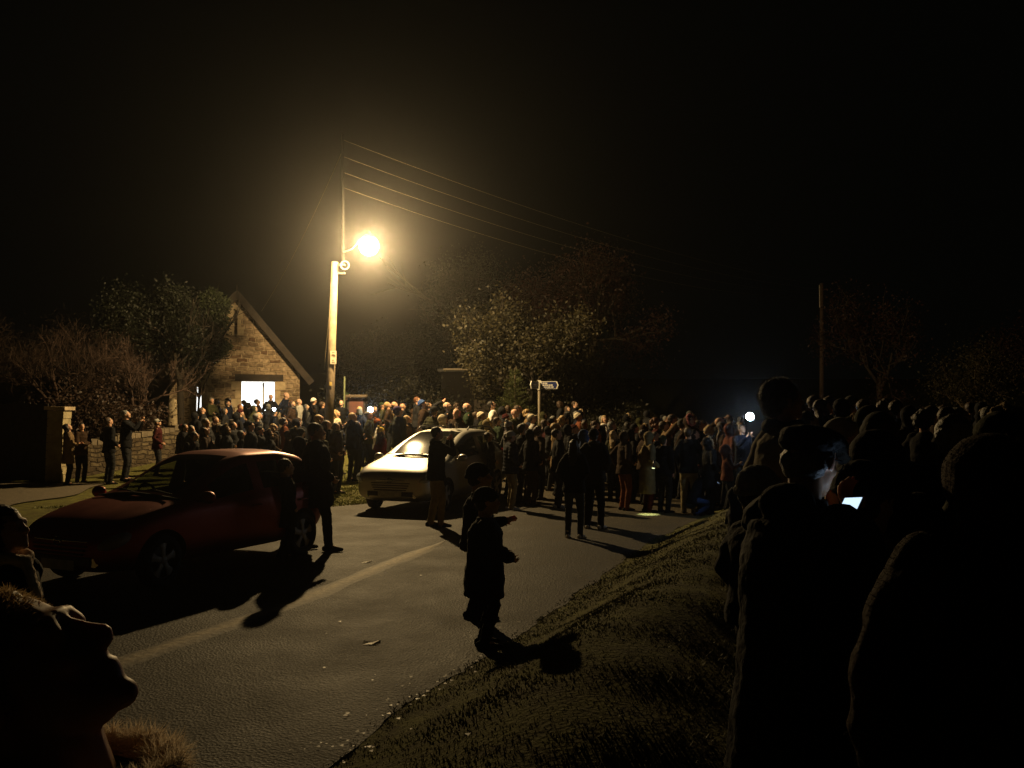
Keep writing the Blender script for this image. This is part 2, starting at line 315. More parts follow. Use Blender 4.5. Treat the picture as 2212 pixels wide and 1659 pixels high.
GM = mat('grass_blade', (.115, .11, .03), .7, var=.5, scale=3)
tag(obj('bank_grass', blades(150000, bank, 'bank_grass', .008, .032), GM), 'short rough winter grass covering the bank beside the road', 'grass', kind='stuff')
def verge(rs, n):
    y = rs.uniform(17.2, 24, n); x = xl(y) - rs.uniform(-.1, 4.5, n) ** 1.0; return x, y
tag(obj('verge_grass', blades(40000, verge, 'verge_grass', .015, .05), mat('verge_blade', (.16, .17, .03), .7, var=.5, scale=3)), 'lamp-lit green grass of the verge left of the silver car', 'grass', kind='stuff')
# litter of fallen leaves and grit along the edge of the bank
rs = np.random.RandomState(8); mb = MB()
for k in range(230):
    yy = 3.2 + 13 * rs.beta(.9, 2.2); off = rs.normal(-.03, .16) if rs.rand() < .8 else rs.uniform(-3.0, 1.6)
    if rs.rand() < .16: yy = rs.uniform(3.0, 5.5); off = rs.normal(-.2, .5)
    x_ = float(xr(yy)) + off; z_ = g(x_, yy) + (.010 if off < 0 else .03); s_ = rs.uniform(.006, .019); a = rs.uniform(0, 6.28); cl = rs.uniform(.05, .3)
    q = [(math.cos(a + t) * s_ * (1 if i % 2 else .55), math.sin(a + t) * s_ * (1 if i % 2 else .55)) for i, t in enumerate(np.linspace(0, 2 * math.pi, 7)[:-1])]
    mb.add([(x_ + p[0], yy + p[1], z_ + cl * p[1] * .8 + .006) for p in q], [(0, 1, 2, 3, 4, 5)])
tag(obj('fallen_leaves', mb, mat('leaf_litter', (.33, .27, .19), .5, var=.6, scale=2)), 'fallen leaves and pale grit strewn along the edge of the bank', 'leaf litter', kind='stuff')
for (u, v, s_, n_) in ((805, 1388, .05, 'crumpled pale wrapper lying alone on the asphalt nearest the camera'), (793, 1214, .045, 'crumpled pale wrapper on the lit asphalt beyond the pale strip'), (1205, 1107 + 0, .0, '')):
    if not s_: continue
    yy = 2.0 * 1880 / (v - 890); x_ = (u - 1106) / 1880 * yy; mb = MB()
    mb.add([(x_ - s_ * 1.5, yy - .02, .008), (x_ + s_ * .2, yy - .03, .012), (x_ + s_ * 1.6, yy, .01), (x_ + s_ * 1.4, yy + s_, .03), (x_, yy + s_ * .8, .012), (x_ - s_ * 1.4, yy + s_ * .9, .028)], [(0, 1, 4, 5), (1, 2, 3, 4)])
    tag(obj('crumpled_wrapper', mb, mat('paper', (.6, .55, .45), .6)), n_, 'litter')

# ================================================================== STONE BUILDING
BY = 32.0
STONE = stonemat('rubble_stone', (.31, .225, .145), (.40, .30, .20), (.42, .32, .21), .40, .155, dark=(.13, .075, .045))
PALE = mat('pale_dressed_stone', (.46, .36, .23), .9, var=.25, scale=5, bump=.5, bscale=25)
TIMBER = mat('dark_timber', (.03, .02, .013), .8, var=.4, scale=8, bump=.4)
SLATE = mat('roof_slate', (.018, .017, .015), .7, var=.3, scale=5, bump=.4, bscale=15)
xl_, xr_ = P(371, 850, BY).x, P(651, 850, BY).x; zap = P(517, 643, BY).z; zea = P(651, 803, BY).z; KB = math.cos(R(17)); xap = (xl_ + xr_) / 2 - .02; gb = 0.87
bld = empty('stone_building', (xap, BY, gb), label='small gabled building of rubble stone with a brightly lit doorway under a timber lintel', cat='building')
LX, LZ = xap, gb
def lp(u, v, y=BY): q = P(u, v, y); return ((q.x - LX) * KB, q.z - LZ)
hw = (xr_ - xl_) / 2 * KB; ez = zea - LZ; az = zap - LZ
mb = MB().prism([(-hw, -.6), (hw, -.6), (hw, ez - .1), (hw - .08, ez + .06), (.05, az), (-.05, az), (-hw + .08, ez + .06), (-hw, ez - .1)], 0, .5)
wall = obj('gable_wall', mb, STONE, bld)
dl, dr, dt = lp(530, 0)[0], lp(602, 0)[0], lp(0, 823)[1]
def cut(x0, x1, z0, z1, y0=-.3, y1=.9):
    c = obj('cut', MB().box(((x0 + x1) / 2, (y0 + y1) / 2, (z0 + z1) / 2), (x1 - x0, y1 - y0, z1 - z0)), STONE); c.location = bld.location; bpy.context.view_layer.update(); boolean(wall, c)
cut(dl, dr, -.02, dt)
sx0, sx1, sz1, sz0 = lp(513.5, 0)[0], lp(520, 0)[0], lp(0, 670)[1], lp(0, 724)[1]
cut(sx0, sx1, sz0, sz1, -.3, .28)
wx0, wx1, wz1, wz0 = lp(435, 0)[0], lp(446, 0)[0], lp(0, 836)[1], lp(0, 888)[1]
cut(wx0, wx1, wz0, wz1)
wall.data.materials.clear(); wall.data.materials.append(STONE)
mb = sl_mb = MB(); wi_mb = MB(); do_mb = MB(); dj_mb = MB()   # dressed blocks round the slit, window and door jambs, each 15 mm proud
bl = []
def blk(x0, x1, z0, z1, d=.07, y=-.015): bl.append(1); mb.box(((x0 + x1) / 2, y + d / 2, (z0 + z1) / 2), (x1 - x0, d, z1 - z0))
blk(sx0 - .11, sx1 + .11, sz1 + .004, sz1 + .2)
hh = (sz1 - sz0); 
for i, (a, b_) in enumerate(((0, .34), (.36, .66), (.68, 1.0))):
    e = .26 if i != 1 else .12; f = .2 if i == 0 else .13
    blk(sx0 - e, sx0 - .004, sz0 + hh * (1 - b_), sz0 + hh * (1 - a)); blk(sx1 + .004, sx1 + f + (.1 if i == 2 else 0), sz0 + hh * (1 - b_), sz0 + hh * (1 - a))
mb = wi_mb
for i in range(5):
    q = (wz1 - wz0 + .3) / 5; blk(wx0 - (.3 if i % 2 else .17), wx0 - .004, wz0 + i * q, wz0 + i * q + q - .02); blk(wx1 + .004, wx1 + (.2 if i % 2 else .34), wz0 + i * q, wz0 + i * q + q - .02)
blk(wx0 - .25, wx1 + .3, wz1 + .31, wz1 + .5)
mb = do_mb
for i in range(7):
    q = (dt - .02) / 7; mb = do_mb; blk(dr + .004, dr + (.2 if i % 2 else .38), .02 + i * q, i * q + q); mb = dj_mb; blk(dl - (.22 if i % 2 else .36), dl - .004, .02 + i * q, i * q + q)
obj('slit_surround', sl_mb, PALE, bld); obj('window_surround', wi_mb, PALE, bld); obj('door_jamb', do_mb, PALE, bld); obj('door_jamb', dj_mb, PALE, bld)
l0, l1, lz1 = lp(516, 0)[0], lp(620, 0)[0], lp(0, 809)[1]
obj('lintel', MB().box(((l0 + l1) / 2, .03, (dt + lz1) / 2 + .012), (l1 - l0, .13, lz1 - dt)), TIMBER, bld)
dpt = 9.0
for sgn in (-1, 1): obj('side_wall', MB().box((sgn * (hw - .25), .502 + dpt / 2, ez / 2 - .3), (.5, dpt, ez + .55)), STONE, bld)
obj('back_wall', MB().prism([(-hw, -.6), (hw, -.6), (hw, ez), (0, az), (-hw, ez)], .5 + dpt + .003, .9 + dpt), STONE, bld)
ang = math.atan2(az - ez, hw); sl_len = (hw + .42) / math.cos(ang)
for sgn in (-1, 1):
    rot = Matrix.Rotation(sgn * ang, 3, 'Y'); cx = sgn * (hw + .42) / 2; cz = az + .17 - abs(cx) * math.tan(ang)
    mb = MB().box((cx, dpt / 2 + .35, cz), (sl_len, dpt + 1.3, .12), rot)
    for k in range(16):
        t = (k + .5) / 16; mb.box((sgn * (hw + .42) * t, dpt / 2 + .35, az + .17 - (hw + .42) * t * math.tan(ang) + .085), (sl_len / 16 * .96, dpt + 1.32, .03), Matrix.Rotation(sgn * (ang - .1), 3, 'Y'))
    obj('roof', mb, SLATE, bld)
    obj('bargeboard', MB().box((cx * .998, -.315, cz - .07), (sl_len, .04, .24), rot), TIMBER, bld)
obj('finial', MB().tube([(0, -.3, az + .1), (0, -.3, az + .42)], [.04, .02]), TIMBER, bld)
# lit white room behind the doorway
WH = mat('white_paint', (.85, .85, .82), .6, var=.04, scale=4)
mb = MB(); X0, X1, Y0, Y1, Z0, Z1 = -hw + .52, hw - .52, .503, 4.6, 0.0, 2.75
mb.add([(X0, Y0, Z0), (X1, Y0, Z0), (X1, Y1, Z0), (X0, Y1, Z0), (X0, Y0, Z1), (X1, Y0, Z1), (X1, Y1, Z1), (X0, Y1, Z1)], [(0, 1, 2, 3), (7, 6, 5, 4), (3, 2, 6, 7), (0, 3, 7, 4), (1, 5, 6, 2)])
obj('interior_room', mb, WH, bld)
d = obj('door', MB().box((dr - .03 - .36, .92, dt / 2 - .01), (.045, .8, dt - .05)), WH, bld); obj('door_edge', MB().box((dr - .42, .50, dt / 2 + .45), (.035, .03, dt - 1.0)), TIMBER, d); obj('door_handle', MB().tube([(dr - .43, .62, 1.0), (dr - .5, .62, 1.0), (dr - .5, .72, 1.0)], [.012] * 3), mat('brass', (.5, .4, .2), .3, 1), d)
obj('ceiling_lamp', MB().box(((dl + dr) / 2 - .1, 1.7, Z1 - .06), (1.3, .25, .07)), emis('tube_light', (.93, .97, 1.0), 60), bld)
al = bpy.data.lights.new('room_light', 'AREA'); al.energy = ROOM_W; al.color = (.9, .95, 1.0); al.size = 1.3; ao = bpy.data.objects.new('room_light', al); COL.objects.link(ao); ao.parent = bld; ao.location = ((dl + dr) / 2, 1.9, Z1 - .12)

bld.rotation_euler = (0, 0, R(17))
# ================================================================== GATEWAY AND GARDEN WALL
COURSE = stonemat('coursed_stone', (.30, .24, .13), (.4, .32, .18), (.22, .17, .1), .5, .16, dark=(.14, .11, .06))
COURSEY = stonemat('coursed_stone_side', (.30, .24, .13), (.4, .32, .18), (.22, .17, .1), .5, .16, 'y', dark=(.14, .11, .06))
q0, q1 = P(95, 880, 22), P(130, 880, 22); pw = q1.x - q0.x; pzc = P(100, 878, 22).z; gp = g((q0.x + q1.x) / 2, 22)
pier = empty('gate_pier', ((q0.x + q1.x) / 2, 22.3, gp), label='square stone gate pier with flat capstone at the left', cat='gate pier')
pier.rotation_euler = (0, R(1.2), 0)
mb = MB()
hgt = pzc - gp; nb = 9
for i in range(nb):
    j = .012 * math.sin(i * 5.1); mb.box((j * .5, 0, (i + .5) * (hgt - .1) / nb), (pw + j, pw + j, (hgt - .1) / nb - .012))
mb.box((0, 0, hgt / 2 - .05), (pw - .05, pw - .05, hgt - .12)); obj('shaft', mb, mat('pier_stone', (.36, .3, .17), .9, var=.3, scale=4, bump=.6, bscale=18), pier)
obj('capstone', MB().box((0, 0, hgt - .045), (pw + .12, pw + .12, .09)), PALE, pier)
gate = empty('wooden_gate', (q0.x - 1.0, 22.3, gp), label='tall dark boarded gate shut in the gateway left of the stone pier', cat='gate')
mb = MB()
for i in range(13): mb.box((-.95 + i * .152, 0, 1.02 + .03 * math.sin(i)), (.145, .03, 2.0))
obj('boards', mb, mat('gate_wood', (.025, .022, .018), .8, var=.4, scale=9), gate)
mb = MB(); [mb.box((0, .04, z_), (1.9, .05, .12)) for z_ in (.35, 1.1, 1.8)]; obj('rails', mb, TIMBER, gate)
obj('latch', MB().box((.8, -.03, 1.1), (.12, .03, .05)), mat('iron', (.05, .05, .05), .5, .8), gate)
# low rubble wall running away to the right
wa = P(143, 960, 22.7); wb = P(600, 930, 30.0); n_ = 40; wallb = MB(); capb = MB(); rs = np.random.RandomState(3); dv = Vector((wb.x - wa.x, wb.y - wa.y, 0)); ln = dv.length; dv.normalize(); ra = math.atan2(dv.y, dv.x)
wl = empty('garden_wall', (wa.x, wa.y, g(wa.x, wa.y)), ra, 'low rough stone garden wall running from the pier towards the gabled building', 'wall')
mb = MB()
for i in range(n_):
    xx = (i + .5) * ln / n_; px_ = wa + dv * xx; zg = g(px_.x, px_.y) - wl.location.z
    mb.box((xx, 0, zg + .35), (ln / n_ + .01, .32, .95))
    capb.box((xx, 0, zg + .86 + rs.uniform(-.02, .03)), (ln / n_ * .9, .3 + rs.uniform(0, .08), .12 + rs.uniform(0, .06)), Matrix.Rotation(rs.uniform(-.12, .12), 3, 'Y'))
obj('wall_stones', mb, stonemat('garden_stone', (.10, .075, .045), (.14, .11, .065), (.06, .045, .03), .38, .13, dark=(.07, .05, .03)), wl); obj('coping_stones', capb, mat('coping_stone', (.15, .12, .08), .95, var=.3, scale=3, bump=.6, bscale=14), wl)
q = P(372, 921, 28.5); zt = P(372, 860, 28.5).z; gg = g(q.x, q.y)
ps = MB().tube([(0, 0, 0), (.01, 0, .6), (0, 0, zt - gg - .1)], [(.17, .12), (.165, .12), (.14, .1)], 14); tag(obj('standing_stone', ps, mat('wall_stone', (.3, .24, .15)), loc=(q.x, q.y, gg), smooth=True), 'upright rounded gatepost stone at the left corner of the gabled building', 'gatepost')
# dark shed behind the crowd
shp = P(1030, 800, 33); sg = g(shp.x, 33)
shd = empty('garden_shed', (shp.x, 33, sg), label='dark low shed with a pale roof edge behind the crowd under the leafy tree', cat='shed')
obj('walls', MB().box((0, 1.2, (shp.z - sg) / 2), (2.7, 2.4, shp.z - sg)), mat('shed_wood', (.006, .005, .004), .95, spec=.1), shd)
obj('roof', MB().box((0, 1.2, shp.z - sg + .08), (2.95, 2.8, .1), Matrix.Rotation(.06, 3, 'X')), SLATE, shd); obj('fascia', MB().box((-.15, -.24, shp.z - sg + .03), (2.2, .03, .07)), mat('pale_board', (.16, .13, .09), .8), shd)
obj('door', MB().box((.3, -.02, .95), (.8, .04, 1.8)), TIMBER, shd)

# ================================================================== POLES, LAMP, WIRES
POLEM = mat('weathered_pole', (.20, .15, .09), .85, var=.35, scale=7, bump=.5, bscale=30)
METAL = mat('galvanised_steel', (.32, .3, .26), .45, .6)
pb = P(709, 900, 25.6); gpb = g(pb.x, pb.y); pt = P(723, 566, 25.6)
ut = empty('utility_pole', (pb.x, pb.y, gpb), label='tall timber utility pole carrying the glowing street lamp and overhead wires', cat='utility pole')
def rel(p, o): return Vector(p) - o.location
obj('post', MB().tube([(0, 0, -.3), rel(pt, ut) * .5, rel(pt, ut)], [.135, .125, .105], 16, round_=False), POLEM, ut, smooth=True)
pe0 = P(741, 575, 25.62); pe1 = P(740, 290, 25.62)
obj('extension_post', MB().tube([rel(pe0, ut), rel(pe1, ut)], [.05, .04], 10, round_=False), mat('shade_toned_pole', (.012, .010, .007), .9), ut, smooth=True)  # base colour darkened to imitate the shade above the lantern
mb = MB()
for v_ in (572, 590): a = P(723, v_, 25.6); b_ = P(741, v_, 25.62); mb.box(rel((a + b_) / 2, ut), ((b_ - a).length + .12, .16, .05))
for k in range(20):
    an = 2 * math.pi * k / 20; c = rel(P(745, 573, 25.4), ut); a2 = an + .33; mb.tube([c + Vector((math.cos(an), 0, math.sin(an))) * .12, c + Vector((math.cos(a2), 0, math.sin(a2))) * .12], [.02, .02], 6)
obj('bracket', mb, METAL, ut)
lh = rel(LAMP, ut); b0 = rel(P(741, 545, 25.6), ut)
obj('lamp_arm', MB().tube([b0, b0 + Vector((.3, -.2, .06)), lh + Vector((-.3, .3, .24)), lh + Vector((0, 0, .34))], [.025] * 4, 8), METAL, ut, smooth=True)
lamp = obj('lantern', MB().tube([lh + Vector((0, 0, .27)), lh + Vector((0, 0, .30)), lh + Vector((0, 0, .38))], [.16, .14, .05], 16), METAL, ut, smooth=True)
bm_ = MB(); bm_.ell(lh, (.29, .29, .29), nu=32, nv=20); gm_ = bpy.data.materials.new('bloom_glow'); gm_.use_nodes = True; N = gm_.node_tree.nodes; N.remove(N['Principled BSDF']); e_ = N.new('ShaderNodeEmission'); e_.inputs[0].default_value = (1.0, .78, .42, 1); e_.inputs[1].default_value = 3.0; t_ = N.new('ShaderNodeBsdfTransparent'); a_ = N.new('ShaderNodeAddShader')
gm_.node_tree.links.new(e_.outputs[0], a_.inputs[0]); gm_.node_tree.links.new(t_.outputs[0], a_.inputs[1]); gm_.node_tree.links.new(a_.outputs[0], N['Material Output'].inputs['Surface']); bloom_ball = obj('bloom_globe', bm_, gm_, lamp, smooth=True)  # oversized clear globe added, its glow imitating lens bloom around the lamp
mb = MB(); a_ = P(720, 772, 25.45); s_ = rel(a_, ut); nw, nh = 13 / 1880 * 25.5, 28.5 / 1880 * 25.5
np_ = obj('notice', MB().box(s_, (nw, .015, nh)), mat('notice_card', (.62, .52, .36), .6, var=.05), ut)
mb = MB(); INK = mat('ink', (.16, .12, .08), .7)
for k in range(16):
    an0 = math.pi * k / 16 - .2; an1 = math.pi * (k + 1) / 16 - .2; c = s_ + Vector((0, -.011, .03))
    for r_ in (.06, .035): mb.tube([c + Vector((math.cos(an0) * r_, 0, math.sin(an0) * r_)), c + Vector((math.cos(an1) * r_, 0, math.sin(an1) * r_))], [.006, .006], 5, round_=False)
mb.box(s_ + Vector((0, -.010, .03)), (.02, .004, .02)); mb.box(s_ + Vector((-.005, -.010, -.085)), (.045, .004, .022)); mb.box(s_ + Vector((0, -.010, -.145)), (.09, .004, .02)); mb.box(s_ + Vector((0, -.010, .15)), (.08, .004, .012))
obj('print', mb, INK, np_)
obj('number_plate', MB().box(rel(P(714.5, 829, 25.45), ut), (.07, .012, .11)), mat('yellow_plate', (.5, .36, .1), .6), ut)
pf = P(1775, 612, 47); gpf = g(pf.x, pf.y); fp = empty('far_utility_pole', (pf.x, pf.y, gpf), label='bare timber utility pole standing dim against the sky at the right', cat='utility pole')
obj('post', MB().tube([(-.1, 0, -.3), rel(pf, fp)], [.13, .10], 12, round_=False), mat('old_pole', (.09, .06, .045), .9), fp, smooth=True)
obj('insulators', MB().tube([rel(pf, fp) + Vector((-.12, 0, -.1)), rel(pf, fp) + Vector((-.12, 0, -1.3))], [.04, .04]), METAL, fp)
WIREM = mat('wire', (.16, .12, .06), .6)
def wire(name, a, b_, sag, lab, r=.0052, n=40):
    a, b_ = Vector(a), Vector(b_); pts = [a.lerp(b_, t) - Vector((0, 0, sag * 4 * t * (1 - t))) for t in np.linspace(0, 1, n)]
    return tag(obj(name, MB().tube(pts, [r] * n, 5, round_=False), WIREM, smooth=True), lab, 'overhead wire', 'overhead wires')
for i, v_ in enumerate((302, 338, 372, 405)):
    wire('overhead_wire', P(741, v_, 25.6), P(1775, 616 + i * 9, 47), .55 + .1 * i, ['topmost of the four overhead wires between the two poles', 'second from the top of the four overhead wires', 'third from the top of the four overhead wires', 'lowest of the four overhead wires between the two poles'][i])
wire('service_wire', P(738, 330, 25.6), P(565, 672, 31.6), .25, 'slanting service wire from the pole down to the gabled roof', .005, 16)
wire('stay_wire', P(719, 590, 25.5), P(700, 800, 25.2), .01, 'thin stay wire dropping beside the lamp pole', .004, 8)
# fingerpost
fq = P(1165, 905, 27); fg = g(fq.x, 27); ft = P(1165, 821, 27)
fpst = empty('fingerpost', (fq.x, 27, fg), label='footpath signpost with two pointed blue arms above the crowd', cat='signpost')
DG = mat('painted_post', (.16, .13, .09), .6)
obj('post', MB().tube([(0, 0, -.2), (0, 0, ft.z - fg)], [.045, .045], 12, round_=False), DG, fpst, smooth=True)
BLUE = mat('sign_blue', (.02, .03, .12), .35, var=.1); WHI = mat('sign_white', (.72, .7, .6), .35, var=.05)
zt = ft.z - fg
for sgn, L_, rz_ in ((1, .60, R(-9)), (-1, .50, R(55))):
    rot = Matrix.Rotation(rz_, 3, 'Z'); arm = MB(); H_ = .235; zc = zt - .16
    def ap(x, z, y=0): return rot @ Vector((sgn * x, y, 0)) + Vector((0, -.05, zc + z))
    def plate(x0, x1, tip, h, y0, y1):
        poly = [(x0, -h / 2), (x1, -h / 2), (tip, 0), (x1, h / 2), (x0, h / 2)]; n = 5
        vs = [ap(p[0], p[1], y0) for p in poly] + [ap(p[0], p[1], y1) for p in poly]; arm.add(vs, [tuple(range(n)), tuple(reversed(range(n, 2 * n)))] + [((i + 1) % n, i, n + i, n + (i + 1) % n) for i in range(n)])
    plate(.05, L_ - .05, L_, H_, -.012, .012); ao_ = obj('sign_arm', arm, WHI, fpst)
    arm = MB(); plate(.07, L_ - .085, L_ - .045, H_ - .03, -.0165, -.0125); obj('sign_face', arm, BLUE, ao_)
    arm = MB(); rs = np.random.RandomState(4)
    for row, z_ in enumerate((.06, -.0, -.06)):
        x_ = .1
        while x_ < L_ - .16 - (.2 if row == 0 else 0):
            wd_ = rs.uniform(.02, .07)
            vs = [ap(x_, z_ - .016, -.0185), ap(x_ + wd_, z_ - .016, -.0185), ap(x_ + wd_, z_ + .016, -.0185), ap(x_, z_ + .016, -.0185)]; arm.add(vs, [(0, 1, 2, 3)]); x_ += wd_ + rs.uniform(.008, .02)
    obj('lettering', arm, WHI, ao_)
obj('bands', MB().box((0, 0, zt - .16), (.1, .12, .3)), WHI, fpst)
# parish notice board with a little ledge roof
nq = P(770, 876, 27.5); ng = g(nq.x, 27.5)
nb_ = empty('notice_board', (nq.x, 27.5, ng), label='wooden notice board with reddish panel and overhanging top behind the crowd', cat='notice board')
w_ = 30 / 1880 * 27.5; zc = nq.z - ng
for sgn in (-1, 1): obj('leg', MB().box((sgn * (w_ / 2 + .03), 0, (zc + .3) / 2), (.07, .07, zc + .3)), TIMBER, nb_)
obj('panel', MB().box((0, -.02, zc), (w_, .05, .46)), mat('red_board', (.13, .05, .035), .8, var=.2), nb_); obj('ledge', MB().box((0, -.03, zc + .3), (w_ + .24, .22, .06), Matrix.Rotation(.12, 3, 'X')), mat('ledge_wood', (.12, .09, .06), .8), nb_)
sp_ = P(743, 815, 28); sg_ = g(sp_.x, 28); tag(obj('marker_post', MB().tube([(0, 0, 0), (.02, 0, sp_.z - sg_)], [.035, .03], 10), mat('green_post', (.14, .16, .08), .7), loc=(sp_.x, 28, sg_), smooth=True), 'slim greenish marker post between the lamp pole and the notice board', 'post')

# ================================================================== TREES
def leafcards(pts, n, spread, size, rs, flat=.6):
    pts = np.asarray(pts); k = rs.randint(0, len(pts), n); c = pts[k] + rs.normal(0, 1, (n, 3)) * spread
    a = rs.normal(0, 1, (n, 3)); a /= np.linalg.norm(a, axis=1)[:, None]; b_ = rs.normal(0, 1, (n, 3)); b_ = np.cross(a, b_); b_ /= np.linalg.norm(b_, axis=1)[:, None]
    s = rs.uniform(.5, 1.2, n)[:, None] * size; V = np.stack([c - a * s, c - b_ * s * flat, c + a * s, c + b_ * s * flat], 1).reshape(-1, 3); return V
def grow(mb, p, d, ln, r, depth, rs, tips, gn=.75, spread=.55, kids=3, up=.15, twigs=None):
    pts = [p]; cur = Vector(p); dd = Vector(d); seg = 4
    for i in range(seg):
        dd = (dd + Vector(rs.normal(0, .13, 3)) + Vector((0, 0, up * .3))).normalized(); cur = cur + dd * ln / seg; pts.append(cur.copy())
    mb.tube(pts, [r * (1 - .1 * i) for i in range(seg + 1)], 6 if depth > 1 else 4, round_=False)
    if depth <= 1: tips += pts[1:]
    if depth == 0: return
    for k in range(kids + (1 if depth > 2 else 0)):
        t = rs.uniform(.35, 1.0); i = min(int(t * seg), seg - 1); q = pts[i].lerp(pts[i + 1], t * seg - i)
        nd = (dd + Vector(rs.normal(0, spread, 3)) + Vector((0, 0, up))).normalized(); grow(mb, q, nd, ln * gn * rs.uniform(.75, 1.1), r * .58, depth - 1, rs, tips, gn, spread, kids, up)
def tree(name, x, y, h, lab, leafm, barkm, seed, n=14000, spread=.3, size=.06, depth=4, sp=.6, kids=3, lean=(0, 0), up=.15, trunk=.3, zoff=0, group=None, flat=.6, clip=None):
    rs = np.random.RandomState(seed); t = empty(name, (x, y, g(x, y) + zoff), label=lab, cat='tree', group=group); mb = MB(); tips = []
    base = Vector((0, 0, -.2)); th = h * trunk; r0 = h * .022; top = Vector((lean[0] * h, lean[1] * h, th)); mb.tube([base, top * .5 + Vector((.05, 0, 0)), top], [r0, r0 * .85, r0 * .7], 9, round_=False)
    for k in range(kids + 2):
        a = 6.28 * k / (kids + 2) + rs.uniform(-.4, .4); d = Vector((math.cos(a) * .55, math.sin(a) * .55, rs.uniform(.45, 1.1))).normalized()
        grow(mb, top * rs.uniform(.75, 1.0), d, h * .26, r0 * .5, depth - 1, rs, tips, .74, sp, kids, up)
    obj('trunk', mb, barkm, t, smooth=True); T = np.array([tuple(q) for q in tips])
    if clip is not None: T = T[clip(T)]
    V = leafcards(T, n, spread, size, rs, flat); obj('crown', npmesh('crown', V, np.arange(len(V)).reshape(-1, 4)), leafm, t); return t
def leafmat(name, c, c2, rough=.6, trans=.35):
    m, nt, N, L, b = newmat(name); b.inputs['Roughness'].default_value = rough
    g_ = N.new('ShaderNodeNewGeometry'); rp = N.new('ShaderNodeValToRGB'); rp.color_ramp.elements[0].color = (*c, 1); rp.color_ramp.elements[1].color = (*c2, 1); L.new(g_.outputs['Random Per Island'], rp.inputs['Fac']); L.new(rp.outputs[0], b.inputs['Base Color'])
    tl = N.new('ShaderNodeBsdfTranslucent'); L.new(rp.outputs[0], tl.inputs['Color']); mx = N.new('ShaderNodeMixShader'); mx.inputs[0].default_value = trans; L.new(b.outputs[0], mx.inputs[1]); L.new(tl.outputs[0], mx.inputs[2]); L.new(mx.outputs[0], N['Material Output'].inputs['Surface']); return m
BARK = mat('bark', (.10, .075, .05), .9, var=.4, scale=6, bump=.5); BARKD = mat('dark_bark', (.03, .022, .014), .9, var=.4, scale=6, bump=.4); BARKR = mat('reddish_bark', (.06, .035, .024), .9, var=.4, scale=6, bump=.4)
LG = leafmat('olive_leaves', (.022, .021, .008), (.065, .052, .019)); LB = leafmat('brown_leaves', (.03, .010, .006), (.06, .022, .012)); LE = leafmat('evergreen_leaves', (.007, .010, .005), (.022, .027, .011)); LD = leafmat('dim_leaves', (.010, .011, .005), (.024, .022, .010))
LT = leafmat('twigs', (.035, .02, .013), (.07, .04, .025))
q = P(1140, 890, 31); tree('leafy_tree', q.x, q.y, 7.9, 'broad leafy tree lit olive by the street lamp behind the signpost', LG, BARKD, 11, 26000, .24, .062, 4, .62, 3, trunk=.22, clip=lambda T: (T[:, 0] > -2.6) & (T[:, 0] < 2.6) & (T[:, 1] > -3))
q = P(1235, 890, 33); tree('leafy_tree', q.x, q.y, 5.2, 'lower leafy tree overlapping the right side of the olive-lit tree', LG, BARKD, 17, 16000, .3, .06, 4, .6, 3, trunk=.2)
q = P(870, 890, 41); tree('leafy_tree', q.x, q.y, 7.6, 'dim leafy tree under the street lamp between the lamp pole and the shed', LD, BARKD, 23, 22000, .32, .06, 4, .6, 3, trunk=.2)
q = P(1270, 890, 42); tree('tall_tree', q.x, q.y, 12.0, 'tall reddish-brown tree rising dimly behind the overhead wires', LB, BARKD, 31, 22000, .4, .07, 4, .55, 3, trunk=.3)
q = P(1010, 890, 44); tree('tall_tree', q.x, q.y, 12.5, 'tall dark green tree behind the street lamp glow', LD, BARKD, 37, 22000, .45, .07, 4, .55, 3, trunk=.3, clip=lambda T: T[:, 0] > -1.6)
q = P(1900, 890, 40); tree('far_tree', q.x, q.y, 8.2, 'dim twiggy tree right of the far utility pole', LB, BARKD, 41, 7000, .35, .06, 4, .5, 3, trunk=.4)
q = P(2110, 890, 36); tree('far_tree', q.x, q.y, 5.6, 'low yellowish tree dimly lit at the far right', LG, BARK, 43, 9000, .35, .06, 4, .5, 3, trunk=.3)
q = P(2240, 890, 40); tree('far_tree', q.x, q.y, 8.0, 'dark reddish tree at the right edge of the photo', LB, BARKR, 47, 8000, .35, .06, 4, .5, 3, trunk=.3)
q = P(388, 890, 30.6); tree('evergreen_shrub_tree', q.x, q.y, 6.6, 'dense evergreen tree hanging over the left side of the stone gable', LE, BARKD, 53, 20000, .22, .055, 4, .5, 3, lean=(.0, 0), trunk=.35, clip=lambda T: (T[:, 0] < .75) & (T[:, 2] > 2.6) & (T[:, 1] < 1.0))
q = P(130, 890, 28.5); tree('bare_tree', q.x, q.y, 5.4, 'twiggy reddish bare tree with rounded crown above the gate pier', LT, BARKR, 59, 16000, .25, .07, 5, .5, 3, trunk=.25, flat=.05)
q = P(290, 890, 27); tree('bare_tree', q.x, q.y, 4.4, 'slender bare tree with pale branches left of the stone building', LT, BARKR, 61, 5000, .2, .07, 5, .45, 3, trunk=.3, flat=.05)
q = P(-60, 890, 30); tree('bare_tree', q.x, q.y, 5.2, 'dark bare tree cut by the left edge of the photo', LT, BARKR, 67, 9000, .3, .07, 5, .5, 3, trunk=.25, flat=.05)
